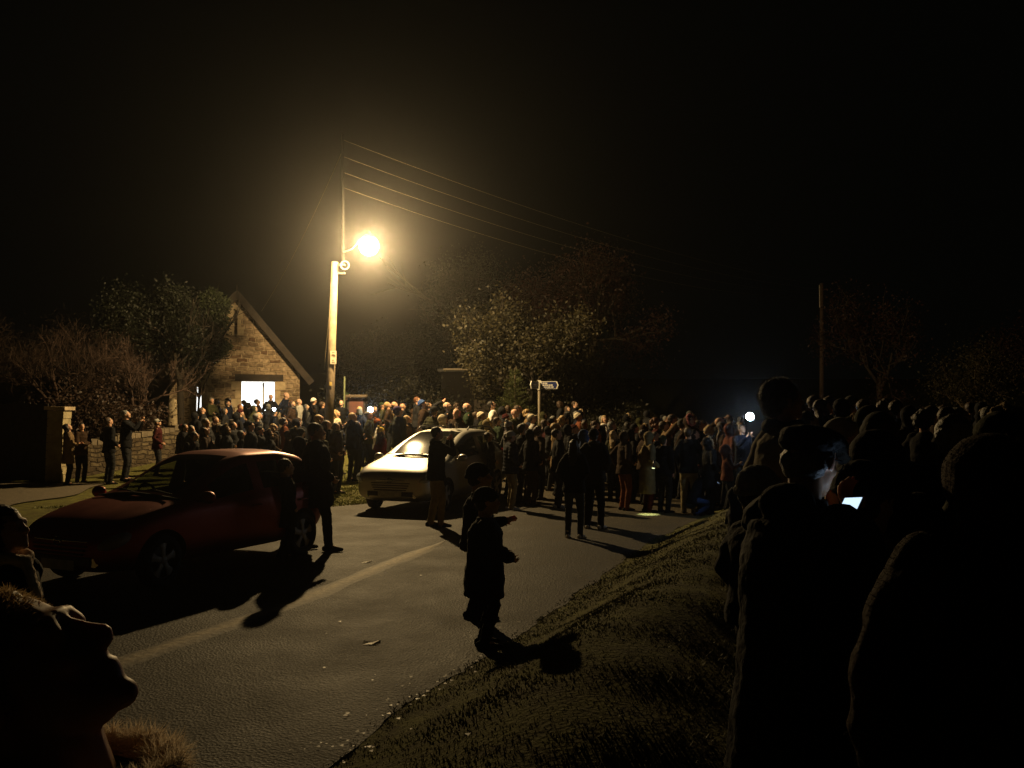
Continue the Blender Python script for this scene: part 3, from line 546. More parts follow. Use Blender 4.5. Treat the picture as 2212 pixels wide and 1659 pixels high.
# ivy clump on the gable, and the small spruce in front of the leafy tree
rs = np.random.RandomState(9); cl = []
for (u, v, r_) in ((455, 735, .5), (430, 760, .5), (470, 690, .45), (455, 650, .4), (440, 780, .42), (478, 748, .3), (410, 800, .35), (395, 770, .4), (478, 660, .3)):
    c = P(u, v, 31.3)
    for k in range(26): cl.append(tuple(c + Vector(rs.normal(0, r_ * .42, 3)) * 1.0))
c0 = P(420, 890, 31.3); iv = empty('climbing_ivy', (c0.x, 31.3, g(c0.x, 31.3)), label='clumps of dark evergreen ivy hanging in front of the gable left of its slit window', cat='climbing plant')
V = leafcards(np.array(cl) - np.array(iv.location), 12000, .09, .05, rs, .7); V[:, 1] = np.minimum(V[:, 1], .55); obj('foliage', npmesh('foliage', V, np.arange(len(V)).reshape(-1, 4)), leafmat('ivy_leaves', (.022, .034, .014), (.06, .075, .03)), iv)
mb = MB()
for (u, v) in ((455, 690), (430, 760), (400, 790), (478, 748)): mb.tube([(0.0, .2, 0), rel(P(430, 860, 31.4), iv), rel(P(u, v, 31.3), iv)], [.05, .04, .015], 6)
obj('stem', mb, BARK, iv)
def spruce(x, y, h, lab, seed):
    rs = np.random.RandomState(seed); t = empty('small_spruce', (x, y, g(x, y)), label=lab, cat='tree'); obj('trunk', MB().tube([(0, 0, 0), (0, 0, h)], [.06, .012], 7), BARK, t); V = []
    for lv in range(26):
        z = .3 + (h - .35) * (lv / 26) ** .9; rr = (h - z) * .42 + .06
        for b_ in range(11):
            a = rs.uniform(0, 6.28); L_ = rr * rs.uniform(.75, 1.15); d = np.array([math.cos(a), math.sin(a), .28])
            for k in range(26):
                t_ = rs.uniform(.1, 1); c = np.array([0, 0, z]) + d * L_ * t_ + rs.normal(0, .02, 3); n_ = rs.normal(0, 1, 3) * .5 + d + np.array([0, 0, .4]); n_ /= np.linalg.norm(n_); s_ = np.cross(n_, rs.normal(0, 1, 3)); s_ /= np.linalg.norm(s_)
                V += [c - s_ * .008, c + s_ * .008, c + n_ * .075]
    V = np.array(V); obj('crown', npmesh('crown', V, np.arange(len(V)).reshape(-1, 3)), leafmat('spruce_needles', (.04, .055, .016), (.11, .12, .035)), t)
q = P(1112, 890, 28.8); spruce(q.x, q.y, P(1112, 795, 28.8).z - g(q.x, 28.8), 'young spruce with a thin leader just left of the signpost', 3)
def bush(x, y, wd, h, n, lab, m, seed):
    rs = np.random.RandomState(seed); t = empty('hedge', (x, y, g(x, y)), label=lab, cat='hedge'); pts = np.stack([rs.uniform(-wd / 2, wd / 2, 900), rs.uniform(-.7, .7, 900), rs.uniform(.1, 1, 900) ** .7 * h], 1)
    pts[:, 2] *= .85 + .18 * np.sin(pts[:, 0] * 1.7 + seed) + .1 * np.sin(pts[:, 0] * 5); V = leafcards(pts, n, .22, .06, rs); obj('foliage', npmesh('foliage', V, np.arange(len(V)).reshape(-1, 4)), m, t); mb = MB()
    for k in range(int(wd * 1.5)): a = rs.uniform(-wd / 2, wd / 2); mb.tube([(a, 0, -.1), (a + rs.normal(0, .2), 0, h * .8)], [.03, .01], 5)
    obj('stems', mb, BARK, t)
q = P(860, 890, 31.5); bush(q.x, q.y, 5.2, 2.2, 9000, 'dark hedge behind the crowd below the street lamp', LD, 1)
q = P(210, 890, 26); bush(q.x, q.y, 3.6, 1.9, 8000, 'scrubby hedge behind the garden wall right of the gate pier', LT, 2)
q = P(1260, 890, 31); bush(q.x, q.y, 4.5, 1.5, 7000, 'low dark hedge right of the signpost', LD, 4)
# ================================================================== PEOPLE
def ik(a, c, l1, l2, pole):
    a, c = Vector(a), Vector(c); d = c - a; L_ = min(d.length, (l1 + l2) * .995); d = d.normalized(); c = a + d * L_
    x = (l1 * l1 - l2 * l2 + L_ * L_) / (2 * L_); h = math.sqrt(max(l1 * l1 - x * x, 0)); p = Vector(pole); p = (p - d * p.dot(d)).normalized(); return a + d * x + p * h, c
STAND = dict(look=22, yaw=0, lean=2, armL=(.05, .03, -.50), armR=(.05, .03, -.50), stance=.10, step=0)
def P_(**k): d = dict(STAND); d.update(k); return d
def make_person(key, H=1.72, kid=False, vox=.015, pose=STAND, coat='jacket', hat=None, hair='short', bulk=1., gloves=False, glasses=False, fvox=None, seed=0, backpack=False, hoodstyle=None, fine=False):
    """meshes of one person facing +Y with the feet on z=0"""
    s = H / 1.72; hd = (.285 if kid else .228) * s; L1, L2 = (.40 * s, .38 * s) if kid else (.43 * s, .41 * s)
    hipz = pose.get('hipz', .83 if kid else .905) * s; hipy = pose.get('hipy', 0) * s; TL = (.47 if kid else .55) * s
    ln = R(pose['lean']); sl = R(pose.get('side', 0)); U = Vector((math.sin(sl), math.sin(ln), math.cos(ln) * math.cos(sl))).normalized(); X = Vector((math.cos(sl), 0, -math.sin(sl))); Fd = U.cross(X) * -1
    Fd = X.cross(U) * -1 if False else U.cross(X); Fd = -Fd if Fd.y < 0 else Fd
    Hc = Vector((0, hipy, hipz)); Nk = Hc + U * TL; sw = (.145 if kid else .168) * s * pose.get('sw', 1)
    tw = pose.get('twist', 0); Rt = Matrix.Rotation(R(tw), 3, U); Xs = Rt @ X; Fs = Rt @ Fd
    # ---- legs
    legs = []
    for sg in (-1, 1):
        hj = Hc + X * sg * .085 * s; an = pose.get('foot', {}).get(sg)
        an = Vector((sg * pose['stance'] * s, -.01 + sg * pose['step'] * s, .075 * s)) if an is None else Vector(an) * s
        kp_ = pose.get('knee', {}).get(sg, (sg * .12, 1, .05)); kn, an = ik(hj, an, L1, L2, kp_); fd = Vector(pose.get('toe', {}).get(sg, (sg * .22, 1, 0))).normalized(); legs.append((hj, kn, an, fd))
    # ---- arms
    arms = []
    for sg, k in ((-1, 'armL'), (1, 'armR')):
        sh = Nk - U * .045 * s + Xs * sg * sw; t = pose[k]; tg = sh + (Xs * sg * t[0] + Fs * t[1] + U * t[2]) * s
        pole = pose.get('elbow', {}).get(sg, (sg * .5, -.8, -.35)); el, wr = ik(sh, tg, (.25 if kid else .285) * s, (.22 if kid else .25) * s, Xs * pole[0] + Fs * pole[1] + U * pole[2]); arms.append((sh, el, wr))
    # ---- head frame
    pit = R(pose['look']); yaw = R(pose['yaw']); base = Nk + U * .035 * s
    Mh = Matrix.Rotation(yaw, 3, 'Z') @ Matrix.Rotation(pit, 3, 'X'); k_ = hd / .228
    hr = R(pose.get('tilt', 0)); Mh = Matrix.Rotation(hr, 3, 'Y') @ Mh
    hcen = base + Mh @ Vector((0, .022, .125)) * k_ + Vector((0, .0, .0))
    def hp(x, y, z): return hcen + Mh @ (Vector((x, y, z)) * k_)
    def he(mb, c, r, rot=None): mb.ell(hp(*c), [q * k_ for q in r], (Mh @ rot) if rot else Mh)
    out = {}; skin = []
    # ---- body
    b = MB(); he(b, (0, -.012, .026), (.075, .094, .084)); he(b, (0, .03, -.025), (.058, .058, .078)); he(b, (0, .045, -.072), (.043, .042, .034)); he(b, (0, .072, -.093), (.021, .018, .017))
    b.tube([hp(0, .078, .018), hp(0, .093, -.010), hp(0, .106, -.028)], [.009 * k_, .0095 * k_, .0098 * k_], 8); he(b, (0, .100, -.034), (.016, .011, .009)); he(b, (0, .072, -.03), (.036, .022, .03))
    he(b, (0, .076, .024), (.05, .016, .010)); [he(b, (sg * .034, .064, -.022), (.02, .02, .02)) for sg in (-1, 1)]
    he(b, (0, .084, -.058), (.022, .011, .0055)); he(b, (0, .082, -.069), (.020, .010, .006)); he(b, (0, .066, -.064), (.032, .022, .022)); [he(b, (sg * .076, -.006, -.004), (.008, .019, .030)) for sg in (-1, 1)]
    if fine: [he(b, (sg * .031, .077, .004), (.0145, .012, .010)) for sg in (-1, 1)]; [he(b, (sg * .031, .079, .012), (.019, .010, .0045)) for sg in (-1, 1)]
    b.tube([hp(0, -.03, -.03), hp(0, -.022, -.085), Nk - U * .03 * s], [.054 * k_, .053 * k_, .06 * k_], 12)
    b.tube([Hc - U * .06 * s, Hc + U * .1 * s, Hc + U * TL * .55, Nk - U * .12 * s, Nk - U * .03 * s], [(.15 * s, .1 * s), (.135 * s, .09 * s), (.14 * s, .1 * s), (.16 * s, .09 * s), (.07 * s, .06 * s)], 16, up=Xs)
    for hj, kn, an, fd in legs: b.tube([hj, kn, kn.lerp(an, .35), an], [.075 * s, .05 * s, .05 * s, .035 * s], 10); b.tube([an, an + fd * .1 * s - Vector((0, 0, .03 * s))], [.033 * s, .03 * s], 8)
    for i, (sh, el, wr) in enumerate(arms):
        sg = (-1, 1)[i]; b.tube([sh, el, wr], [.045 * s, .038 * s, .026 * s], 10); hdn = pose.get('hand', {}).get(sg); f = (wr - el).normalized() if hdn is None else Vector(hdn).normalized()
        sd = Vector(pose.get('palmx', {}).get(sg, (0, 1, 0))); sd = (sd - f * sd.dot(f)).normalized(); pn = f.cross(sd) * (-sg); curl = pose.get('curl', {}).get(sg, .5); q = s * (.9 if kid else 1)
        b.tube([wr, wr + f * .045 * q, wr + f * .088 * q], [(.026 * q, .016 * q), (.036 * q, .014 * q), (.038 * q, .012 * q)], 10, up=sd)
        for j, fl in enumerate((.070, .080, .075, .058)):
            p0 = wr + f * .088 * q + sd * (.030 - .020 * j) * q; d1 = (f * math.cos(curl) + pn * math.sin(curl)); d2 = (f * math.cos(curl * 2.1) + pn * math.sin(curl * 2.1)); d3 = (f * math.cos(curl * 2.9) + pn * math.sin(curl * 2.9))
            a1 = p0 + d1 * fl * .45 * q; a2 = a1 + d2 * fl * .32 * q; b.tube([p0, a1, a2, a2 + d3 * fl * .23 * q], [.0092 * q, .0088 * q, .0080 * q, .0068 * q], 7)
        t0 = wr + f * .03 * q + sd * .028 * q; t1 = t0 + (f * .6 + sd * .7 + pn * .35).normalized() * .038 * q; b.tube([t0, t1, t1 + (f * .9 + sd * .25 + pn * .45).normalized() * .032 * q], [.012 * q, .0105 * q, .008 * q], 7)
    out['body'] = remesh(b, vox, 2, 'body')
    # ---- trousers and shoes
    b = MB(); tk = 1.0 if pose.get('slim') else 1.12
    b.tube([Hc - U * .10 * s, Hc + U * .02 * s, Hc + U * .12 * s], [(.16 * s, .115 * s), (.165 * s, .12 * s), (.15 * s, .105 * s)], 16, up=X)
    for hj, kn, an, fd in legs:
        b.tube([hj, hj.lerp(kn, .5), kn, kn.lerp(an, .4), an - Vector((0, 0, .03 * s))], [.092 * s, .082 * s * tk, .064 * s * tk, .06 * s * tk, .052 * s * tk], 12)
    out['trousers'] = remesh(b, max(vox, .014) * 1.0, 1, 'trousers', wr=.008 * s, wsc=9 / s, seed=seed + 1)
    for i, (hj, kn, an, fd) in enumerate(legs):
        b = MB(); fp = an - Vector((0, 0, .035 * s)); up = Vector((0, 0, 1)); dn = pose.get('ball', {}).get((-1, 1)[i], 0)
        b.tube([fp - fd * .06 * s, fp + fd * .03 * s, fp + fd * .12 * s - up * .008 * s, fp + fd * .175 * s - up * .012 * s], [(.036 * s, .04 * s), (.04 * s, .042 * s), (.044 * s, .032 * s), (.036 * s, .024 * s)], 12, up=up.cross(fd)); b.tube([fp, an + up * .06 * s], [.042 * s, .043 * s], 10)
        out['shoe%d' % i] = remesh(b, .012, 1, 'shoe')
    # ---- jacket
    b = MB(); B = bulk; hem = {'jacket': .10, 'short': .04, 'coat': .30, 'long': .50}[coat] * s
    z = [(-hem, .196 * (1 + (.08 if hem > .2 * s else 0)), .160), (-hem * .4, .194, .158), (.10 * s, .172, .138), (TL * .5, .172, .138), (TL * .76, .182, .135), (TL - .05 * s, .155, .112), (TL + .005 * s, .078, .072), (TL + .035 * s, .066, .066)]
    b.tube([Hc + (U if q[0] > 0 else (U * .35 + Vector((0, 0, .65))).normalized()) * q[0] for q in z], [(q[1] * s * B, q[2] * s * B) for q in z], 18, up=Xs, round_=False)
    for i, (sh, el, wr) in enumerate(arms):
        d_ = (wr - el).normalized(); b.tube([sh - Xs * (-1, 1)[i] * .03 * s, sh.lerp(el, .5), el, el.lerp(wr, .5), wr - d_ * .005 * s], [.072 * s * B, .064 * s * B, .057 * s * B, .052 * s * B, .043 * s * B], 12, round_=True)
    if hat == 'hood': he(b, (0, -.028, .012), (.101, .118, .126)); b.tube([hp(0, -.05, -.08), Nk + Fs * -.02 * s], [.085 * k_, .1 * k_], 12)
    elif hoodstyle == 'down': b.ell(Nk - Fs * .085 * s + U * .015 * s, (.1 * s, .05 * s, .07 * s))
    out['jacket'] = remesh(b, vox * 1.05, 1, 'jacket', wr=.011 * s, wsc=6.5 / s, ridge=(.003 if fine else .010) * s if bulk > 1.12 and vox > .012 else 0, rfreq=42 / s, seed=seed)
    if hat == 'hood' and hoodstyle == 'fur':
        b = MB(); n = 26
        for k in range(n):
            a = 2 * math.pi * k / n; b.ell(hp(.088 * math.cos(a), .045 + .02 * math.sin(k * 2.1), .01 + .118 * math.sin(a)), (.022 * k_,) * 3, nu=8, nv=5)
        out['fur_trim'] = remesh(b, .010, 0, 'fur_trim', wr=.010, wsc=40)
    if hoodstyle == 'furcollar':
        b = MB(); n = 22
        for k in range(n):
            a = 2 * math.pi * k / n; b.ell(Nk + U * .03 * s + Xs * .10 * s * math.cos(a) + Fs * .095 * s * math.sin(a), ((.019 if fine else .034) * s,) * 3, nu=8, nv=5)
        out['fur_collar'] = remesh(b, .007 if fine else .011, 0, 'fur_collar', wr=.012, wsc=45)
    if hoodstyle == 'scarf':
        b = MB(); n = 18
        pts = [Nk + U * (.035 + .01 * math.sin(k)) * s + Xs * .082 * s * math.cos(2 * math.pi * k / n) + Fs * .082 * s * math.sin(2 * math.pi * k / n) for k in range(n + 1)]; b.tube(pts, [.03 * s] * (n + 1), 8); b.tube([Nk + Fs * .1 * s, Nk + Fs * .15 * s - U * .12 * s, Nk + Fs * .155 * s - U * .3 * s], [(.04 * s, .015 * s)] * 3, 8)
        out['scarf'] = remesh(b, .012, 1, 'scarf', wr=.006, wsc=25)
    # ---- hair and headgear
    hv = .0065 if fine else .012
    if hair and hat not in ('hood',):
        b = MB()
        if hat in (None,):
            he(b, (0, -.022, .036), (.083, .098, .086)); he(b, (0, -.06, -.01), (.068, .05, .06)); [he(b, (sg * .066, -.01, .02), (.014, .04, .045)) for sg in (-1, 1)]
        else: he(b, (0, -.045, -.012), (.080, .062, .066)); [he(b, (sg * .068, -.012, .012), (.012, .034, .04)) for sg in (-1, 1)]
        if hair == 'long': b.tube([hp(0, -.055, .02), hp(0, -.085, -.08), Nk - Fs * .11 * s - U * .02 * s, Nk - Fs * .135 * s - U * .17 * s], [(.078 * k_, .05 * k_), (.085 * k_, .045 * k_), (.085 * k_, .035 * k_), (.055 * k_, .018 * k_)], 14, up=Mh @ Vector((1, 0, 0))); [b.tube([hp(sg * .07, -.01, .02), hp(sg * .08, .005, -.07), Nk + Xs * sg * .085 * s - U * .03 * s], [.022 * k_, .026 * k_, .02 * k_], 8) for sg in (-1, 1)]
        if hair == 'bob': b.tube([hp(0, -.04, .03), hp(0, -.045, -.06), hp(0, -.04, -.10)], [(.092 * k_, .075 * k_), (.094 * k_, .07 * k_), (.08 * k_, .05 * k_)], 16, up=Mh @ Vector((1, 0, 0)))
        if hair == 'bun': he(b, (0, -.115, .065), (.036, .036, .036))
        if hair == 'pony': b.tube([hp(0, -.10, .05), hp(0, -.15, .01), hp(0, -.15, -.12)], [.022 * k_, .03 * k_, .014 * k_], 8)
        if hair == 'curly':
            rs = np.random.RandomState(seed)
            for k in range(60):
                v = Vector(rs.normal(0, 1, 3)).normalized()
                if v.y > .35 and v.z < .45: continue
                he(b, (v.x * .09, v.y * .1 - .02, v.z * .1 + .01), (.03, .03, .03))
        if hair == 'balding': b = MB(); he(b, (0, -.045, -.004), (.078, .066, .05))
        out['hair'] = remesh(b, hv, 1, 'hair', wr=.006 if hair != 'curly' else .012, wsc=28, seed=seed)
    if hat in ('beanie', 'bobble', 'ribbed'):
        b = MB(); he(b, (0, -.014, .044), (.087, .104, .086)); n = 24
        pts = [hp(.084 * math.cos(2 * math.pi * k / n), -.012 + .103 * math.sin(2 * math.pi * k / n), .030 + .012 * math.sin(2 * math.pi * k / n)) for k in range(n + 1)]; b.tube(pts, [.017 * k_] * (n + 1), 8)
        out['beanie'] = remesh(b, hv, 1, 'beanie', wr=.002, wsc=60)
        if hat == 'ribbed':
            me = out['beanie']; im = Mh.inverted()
            for v in me.vertices:
                q = im @ (v.co - hcen); a = math.atan2(q.x, q.y + .014 * k_); v.co += (v.co - hcen).normalized() * .004 * math.cos(a * 26)
        if hat == 'bobble': b = MB(); he(b, (0, -.03, .148), (.036, .036, .034)); out['bobble'] = remesh(b, .009, 0, 'bobble', wr=.008, wsc=50)
    if hat == 'cap':     # flat cap
        b = MB(); he(b, (0, -.004, .072), (.098, .128, .042)); he(b, (0, -.03, .052), (.092, .105, .05)); he(b, (0, .06, .058), (.082, .075, .026)); b.tube([hp(0, .07, .046), hp(0, .115, .036), hp(0, .15, .022)], [(.078 * k_, .009 * k_), (.07 * k_, .009 * k_), (.042 * k_, .007 * k_)], 14, up=Mh @ Vector((1, 0, 0)))
        out['flat_cap'] = remesh(b, hv * .9, 1, 'flat_cap', wr=.003, wsc=20)
    if hat == 'peak':    # baseball cap
        b = MB(); he(b, (0, -.014, .045), (.085, .102, .08)); b.tube([hp(0, .07, .045), hp(0, .13, .035), hp(0, .165, .025)], [(.07 * k_, .008 * k_), (.065 * k_, .008 * k_), (.04 * k_, .007 * k_)], 12, up=Mh @ Vector((1, 0, 0)))
        out['cap'] = remesh(b, hv, 1, 'cap')
    if glasses:
        b = MB(); 
        for sg in (-1, 1):
            pts = [hp(sg * .033 + .024 * math.cos(a), .098 - abs(math.cos(a)) * .004, .003 + .019 * math.sin(a)) for a in np.linspace(0, 2 * math.pi, 17)]; b.tube(pts, [.0022 * k_] * 17, 6, round_=False); b.tube([hp(sg * .057, .094, .008), hp(sg * .078, .05, .01), hp(sg * .078, -.01, .008)], [.0022 * k_] * 3, 6)
        b.tube([hp(-.01, .1, .006), hp(.01, .1, .006)], [.0022 * k_] * 2, 6); out['glasses'] = b.mesh('glasses', True)
    if backpack: b = MB(); c = Hc + U * TL * .6 - Fs * .2 * s; b.ell(c, (.15 * s, .09 * s, .21 * s)); b.ell(c - Fs * .06 * s - U * .06 * s, (.11 * s, .06 * s, .1 * s)); out['backpack'] = remesh(b, .016, 1, 'backpack', wr=.004)
    return dict(parts=out, H=H, hand=[(wr, (wr - el).normalized()) for sh, el, wr in arms], head=hcen, key=key)
SLOT = dict(body='skin', jacket='jacket', trousers='trousers', shoe0='shoe', shoe1='shoe', hair='hair', beanie='hat', bobble='hat', flat_cap='hat', cap='hat', fur_trim='fur', fur_collar='fur', scarf='scarf', glasses='glass', backpack='bag')
FAB = {}
def fab(name):
    t = dict(black=(.012, .012, .014), charcoal=(.03, .03, .032), navy=(.014, .018, .035), brown=(.06, .035, .02), tan=(.25, .17, .09), olive=(.055, .055, .022), green=(.03, .05, .022), grey=(.11, .11, .105), lightgrey=(.34, .33, .3), cream=(.6, .52, .38), white=(.75, .72, .65), red=(.20, .02, .015), maroon=(.07, .012, .012), rust=(.22, .07, .03), pink=(.42, .16, .17), blue=(.04, .08, .22), denim=(.04, .06, .11), jeans=(.055, .075, .12), purple=(.07, .04, .14), yellow=(.6, .42, .06), gold=(.48, .34, .1), orange=(.5, .14, .03), khaki=(.2, .16, .085), teal=(.03, .09, .09),
             blond=(.36, .24, .1), darkhair=(.012, .009, .007), brownhair=(.05, .028, .015), greyhair=(.17, .165, .15), ginger=(.2, .07, .02), whitehair=(.6, .58, .54), skin=(.52, .31, .2), skin2=(.42, .24, .15), skin3=(.6, .38, .27), shoe=(.015, .013, .012), shoew=(.45, .42, .38), fur=(.34, .25, .15), palefur=(.6, .48, .36))[name]
    if name not in ('white', 'cream', 'yellow', 'lightgrey', 'gold', 'fur', 'palefur', 'shoew', 'pink', 'blue', 'khaki') and 'hair' not in name and not name.startswith('skin') and name != 'blond': t = tuple(q * .6 for q in t)
    if name.startswith('skin'): return mat(name, t, .55, var=.08, scale=25, spec=.35)
    if 'hair' in name or name in ('blond', 'ginger'): return mat(name, t, .55, var=.35, scale=30, bump=.5, bscale=90)
    return mat(name, t, .88, var=.22, scale=6, bump=.35, bscale=45, spec=.12)
def strands(o, n, ln, m, seed=0, down=0.):
    me = o.data; rs = np.random.RandomState(seed); k = len(me.polygons); ar = np.empty(k); me.polygons.foreach_get('area', ar); ct = np.empty(k * 3); me.polygons.foreach_get('center', ct); nr = np.empty(k * 3); me.polygons.foreach_get('normal', nr)
    i = rs.choice(k, n, p=ar / ar.sum()); c = ct.reshape(-1, 3)[i] + rs.normal(0, 1, (n, 3)) * np.sqrt(ar[i])[:, None] * .4; d = nr.reshape(-1, 3)[i] + rs.normal(0, .45, (n, 3)); d[:, 2] -= down; d /= np.linalg.norm(d, axis=1)[:, None]
    s = np.cross(d, rs.normal(0, 1, (n, 3))); s /= np.linalg.norm(s, axis=1)[:, None]; L_ = rs.uniform(.4, 1.2, n)[:, None] * ln; w_ = .0007
    V = np.stack([c - s * w_ - d * .003, c + s * w_ - d * .003, c + d * L_], 1).reshape(-1, 3); return obj('strands', npmesh('strands', V, np.arange(len(V)).reshape(-1, 3)), m, o)
PROTO = {}; N_PEOPLE = [0]; PLACED = []
def put(proto, loc, rz, label, jacket='black', trousers='charcoal', hair='brownhair', hat='black', skin='skin', shoe='shoe', fur='fur', scarf='grey', bag='black', scale=1.0, group='people in the night crowd', cat='person', tilt=None):
    e = empty('person', loc, rz, label, cat, group); e.scale = (scale,) * 3
    m = dict(skin=skin, jacket=jacket, trousers=trousers, shoe=shoe, hair=hair, hat=hat, fur=fur, scarf=scarf, glass='black', bag=bag)
    for k, me in proto['parts'].items():
        nm = 'shoe' if k.startswith('shoe') else k; o = bpy.data.objects.new(nm, me); COL.objects.link(o); o.parent = e
        if not me.materials: me.materials.append(fab(m[SLOT[k]]))
        o.material_slots[0].link = 'OBJECT'; o.material_slots[0].material = fab(m[SLOT[k]])
    N_PEOPLE[0] += 1; return e
def build_protos():
    A = dict
    poc = (.02, .12, -.40); crs = (-.20, .20, -.26)
    T = [
     ('short', A(pose=P_(look=28, armL=poc, armR=poc), hair='short')),
     ('short2', A(pose=P_(look=14, yaw=-18, armL=crs, armR=(-.2, .22, -.3), elbow={1: (1, -.2, -.6), -1: (-1, -.2, -.6)}), hair='short', bulk=1.05, hoodstyle='down')),
     ('beanie', A(pose=P_(look=30, armL=poc, armR=(.03, .05, -.5)), hat='beanie', hair='short', bulk=1.08)),
     ('beanie2', A(pose=P_(look=12, yaw=12, armL=(.0, .14, -.38), armR=poc), hat='beanie', hair='short', coat='jacket', bulk=1.16)),
     ('hood', A(pose=P_(look=16, armL=poc, armR=poc), hat='hood', bulk=1.08)),
     ('furhood', A(pose=P_(look=22, armL=poc, armR=poc), hat='hood', hoodstyle='fur', coat='coat', bulk=1.08)),
     ('long', A(pose=P_(look=20, yaw=-10, armL=(.02, .1, -.4), armR=poc, sw=.93), hair='long', coat='jacket', H=1.64, hoodstyle='scarf')),
     ('long2', A(pose=P_(look=32, armL=crs, armR=crs, sw=.93, elbow={1: (1, -.2, -.6), -1: (-1, -.2, -.6)}), hair='long', coat='coat', H=1.63)),
     ('bob', A(pose=P_(look=18, yaw=15, armL=poc, armR=poc, sw=.94), hair='bob', coat='jacket', H=1.63)),
     ('phone', A(pose=P_(look=20, armL=(-.08, .34, .02), armR=(-.08, .34, .02), elbow={1: (.5, 0, -1), -1: (-.5, 0, -1)}), hair='short', curl={} and None) if False else A(pose=P_(look=20, armL=(-.09, .33, .04), armR=(-.09, .33, .04), elbow={1: (.6, 0, -1), -1: (-.6, 0, -1)}), hair='short')),
     ('bald', A(pose=P_(look=10, armL=poc, armR=poc, yaw=10), hair=None, hoodstyle='down')),
     ('balding', A(pose=P_(look=24, armL=poc, armR=poc, yaw=-8), hair='balding')),
     ('bobble', A(pose=P_(look=18, armL=poc, armR=poc), hat='bobble', hair='long', H=1.62, sw=1) if False else A(pose=P_(look=18, armL=poc, armR=poc), hat='bobble', hair='long', H=1.62)),
     ('point', A(pose=P_(look=30, armL=poc, armR=(.02, .34, .34)), hair='short')),
     ('cap', A(pose=P_(look=14, armL=poc, armR=poc), hat='cap', hair='short', coat='coat')),
     ('peak', A(pose=P_(look=20, armL=poc, armR=poc), hat='peak', hair='short')),
     ('curly', A(pose=P_(look=16, armL=poc, armR=poc), hair='curly', H=1.65)),
     ('bun', A(pose=P_(look=26, armL=poc, armR=(-.12, .25, -.2), sw=.93), hair='bun', H=1.62)),
     ('pack', A(pose=P_(look=20, armL=poc, armR=poc), hair='short', backpack=True)),
     ('kidbeanie', A(kid=True, H=1.2, pose=P_(look=24, armL=(.04, .08, -.4), armR=(.04, .08, -.4)), hat='bobble', hair='short', vox=.012)),
     ('kidhood', A(kid=True, H=1.2, pose=P_(look=20, armL=(.04, .08, -.4), armR=(.0, .25, -.1)), hat='hood', vox=.012)),
     ('kidhair', A(kid=True, H=1.25, pose=P_(look=26, armL=(.04, .06, -.42), armR=(.04, .06, -.42)), hair='long', vox=.012)),
     ('kidsit', A(kid=True, H=1.05, pose=P_(look=14, armL=(-.06, .16, -.16), armR=(-.06, .16, -.16), hipz=.38, foot={-1: (-.13, .16, .09), 1: (.13, .16, .09)}, knee={-1: (-.2, 1, .8), 1: (.2, 1, .8)}), hat='hood', vox=.012)),
    ]
    for k, a in T:
        hs = a.pop('hoodstyle', None); pose = a['pose']; PROTO[k] = make_person(k, seed=len(PROTO) * 7 + 3, hoodstyle=hs, **a)
build_protos()
def face_to(loc, rz): return rz
def solve(u, v, y0, H):
    """stand a person of about height H so that the crown is seen at (u, v); returns place and true height"""
    best = None
    for k in range(-50, 51):
        y = y0 + k * .05; q = P(u, v, y); h = q.z - g(q.x, y); c = abs(h - H) * 3 + abs(k) * .02
        if best is None or c < best[0]: best = (c, q.x, y, h)
    return best[1:]
def crowd(rows):
    for r in rows:
        u, v, y0, H, key, ang = r[:6]; label = r[6]; kw = dict(r[7]) if len(r) > 7 else {}
        x, y, h = solve(u, v, y0, H)
        pr = PROTO[key]; top = max(max(c[2] for c in o.bound_box) if False else 0 for o in [0]) or None
        if 'top' not in pr: pr['top'] = max(max(v_.co.z for v_ in me.vertices) for me in pr['parts'].values())
        for _ in range(10):
            mn = [(q[0], q[1]) for q in PLACED if (q[0] - x) ** 2 + (q[1] - y) ** 2 < (.40 if h > 1.4 else .3) ** 2]
            if not mn: break
            dy = .12 if y >= mn[0][1] else -.12; y += dy; x *= (y / (y - dy)); q = P(u, v, y); h = q.z - g(x, y)
        PLACED.append((x, y)); sc = h / pr['top']
        if not (.86 <= sc <= 1.16): print('SCALE', u, v, key, round(h, 2), round(sc, 2), 'y', round(y, 1))
        put(pr, (x, y, g(x, y) - .01), R(ang), label, scale=sc, **kw)
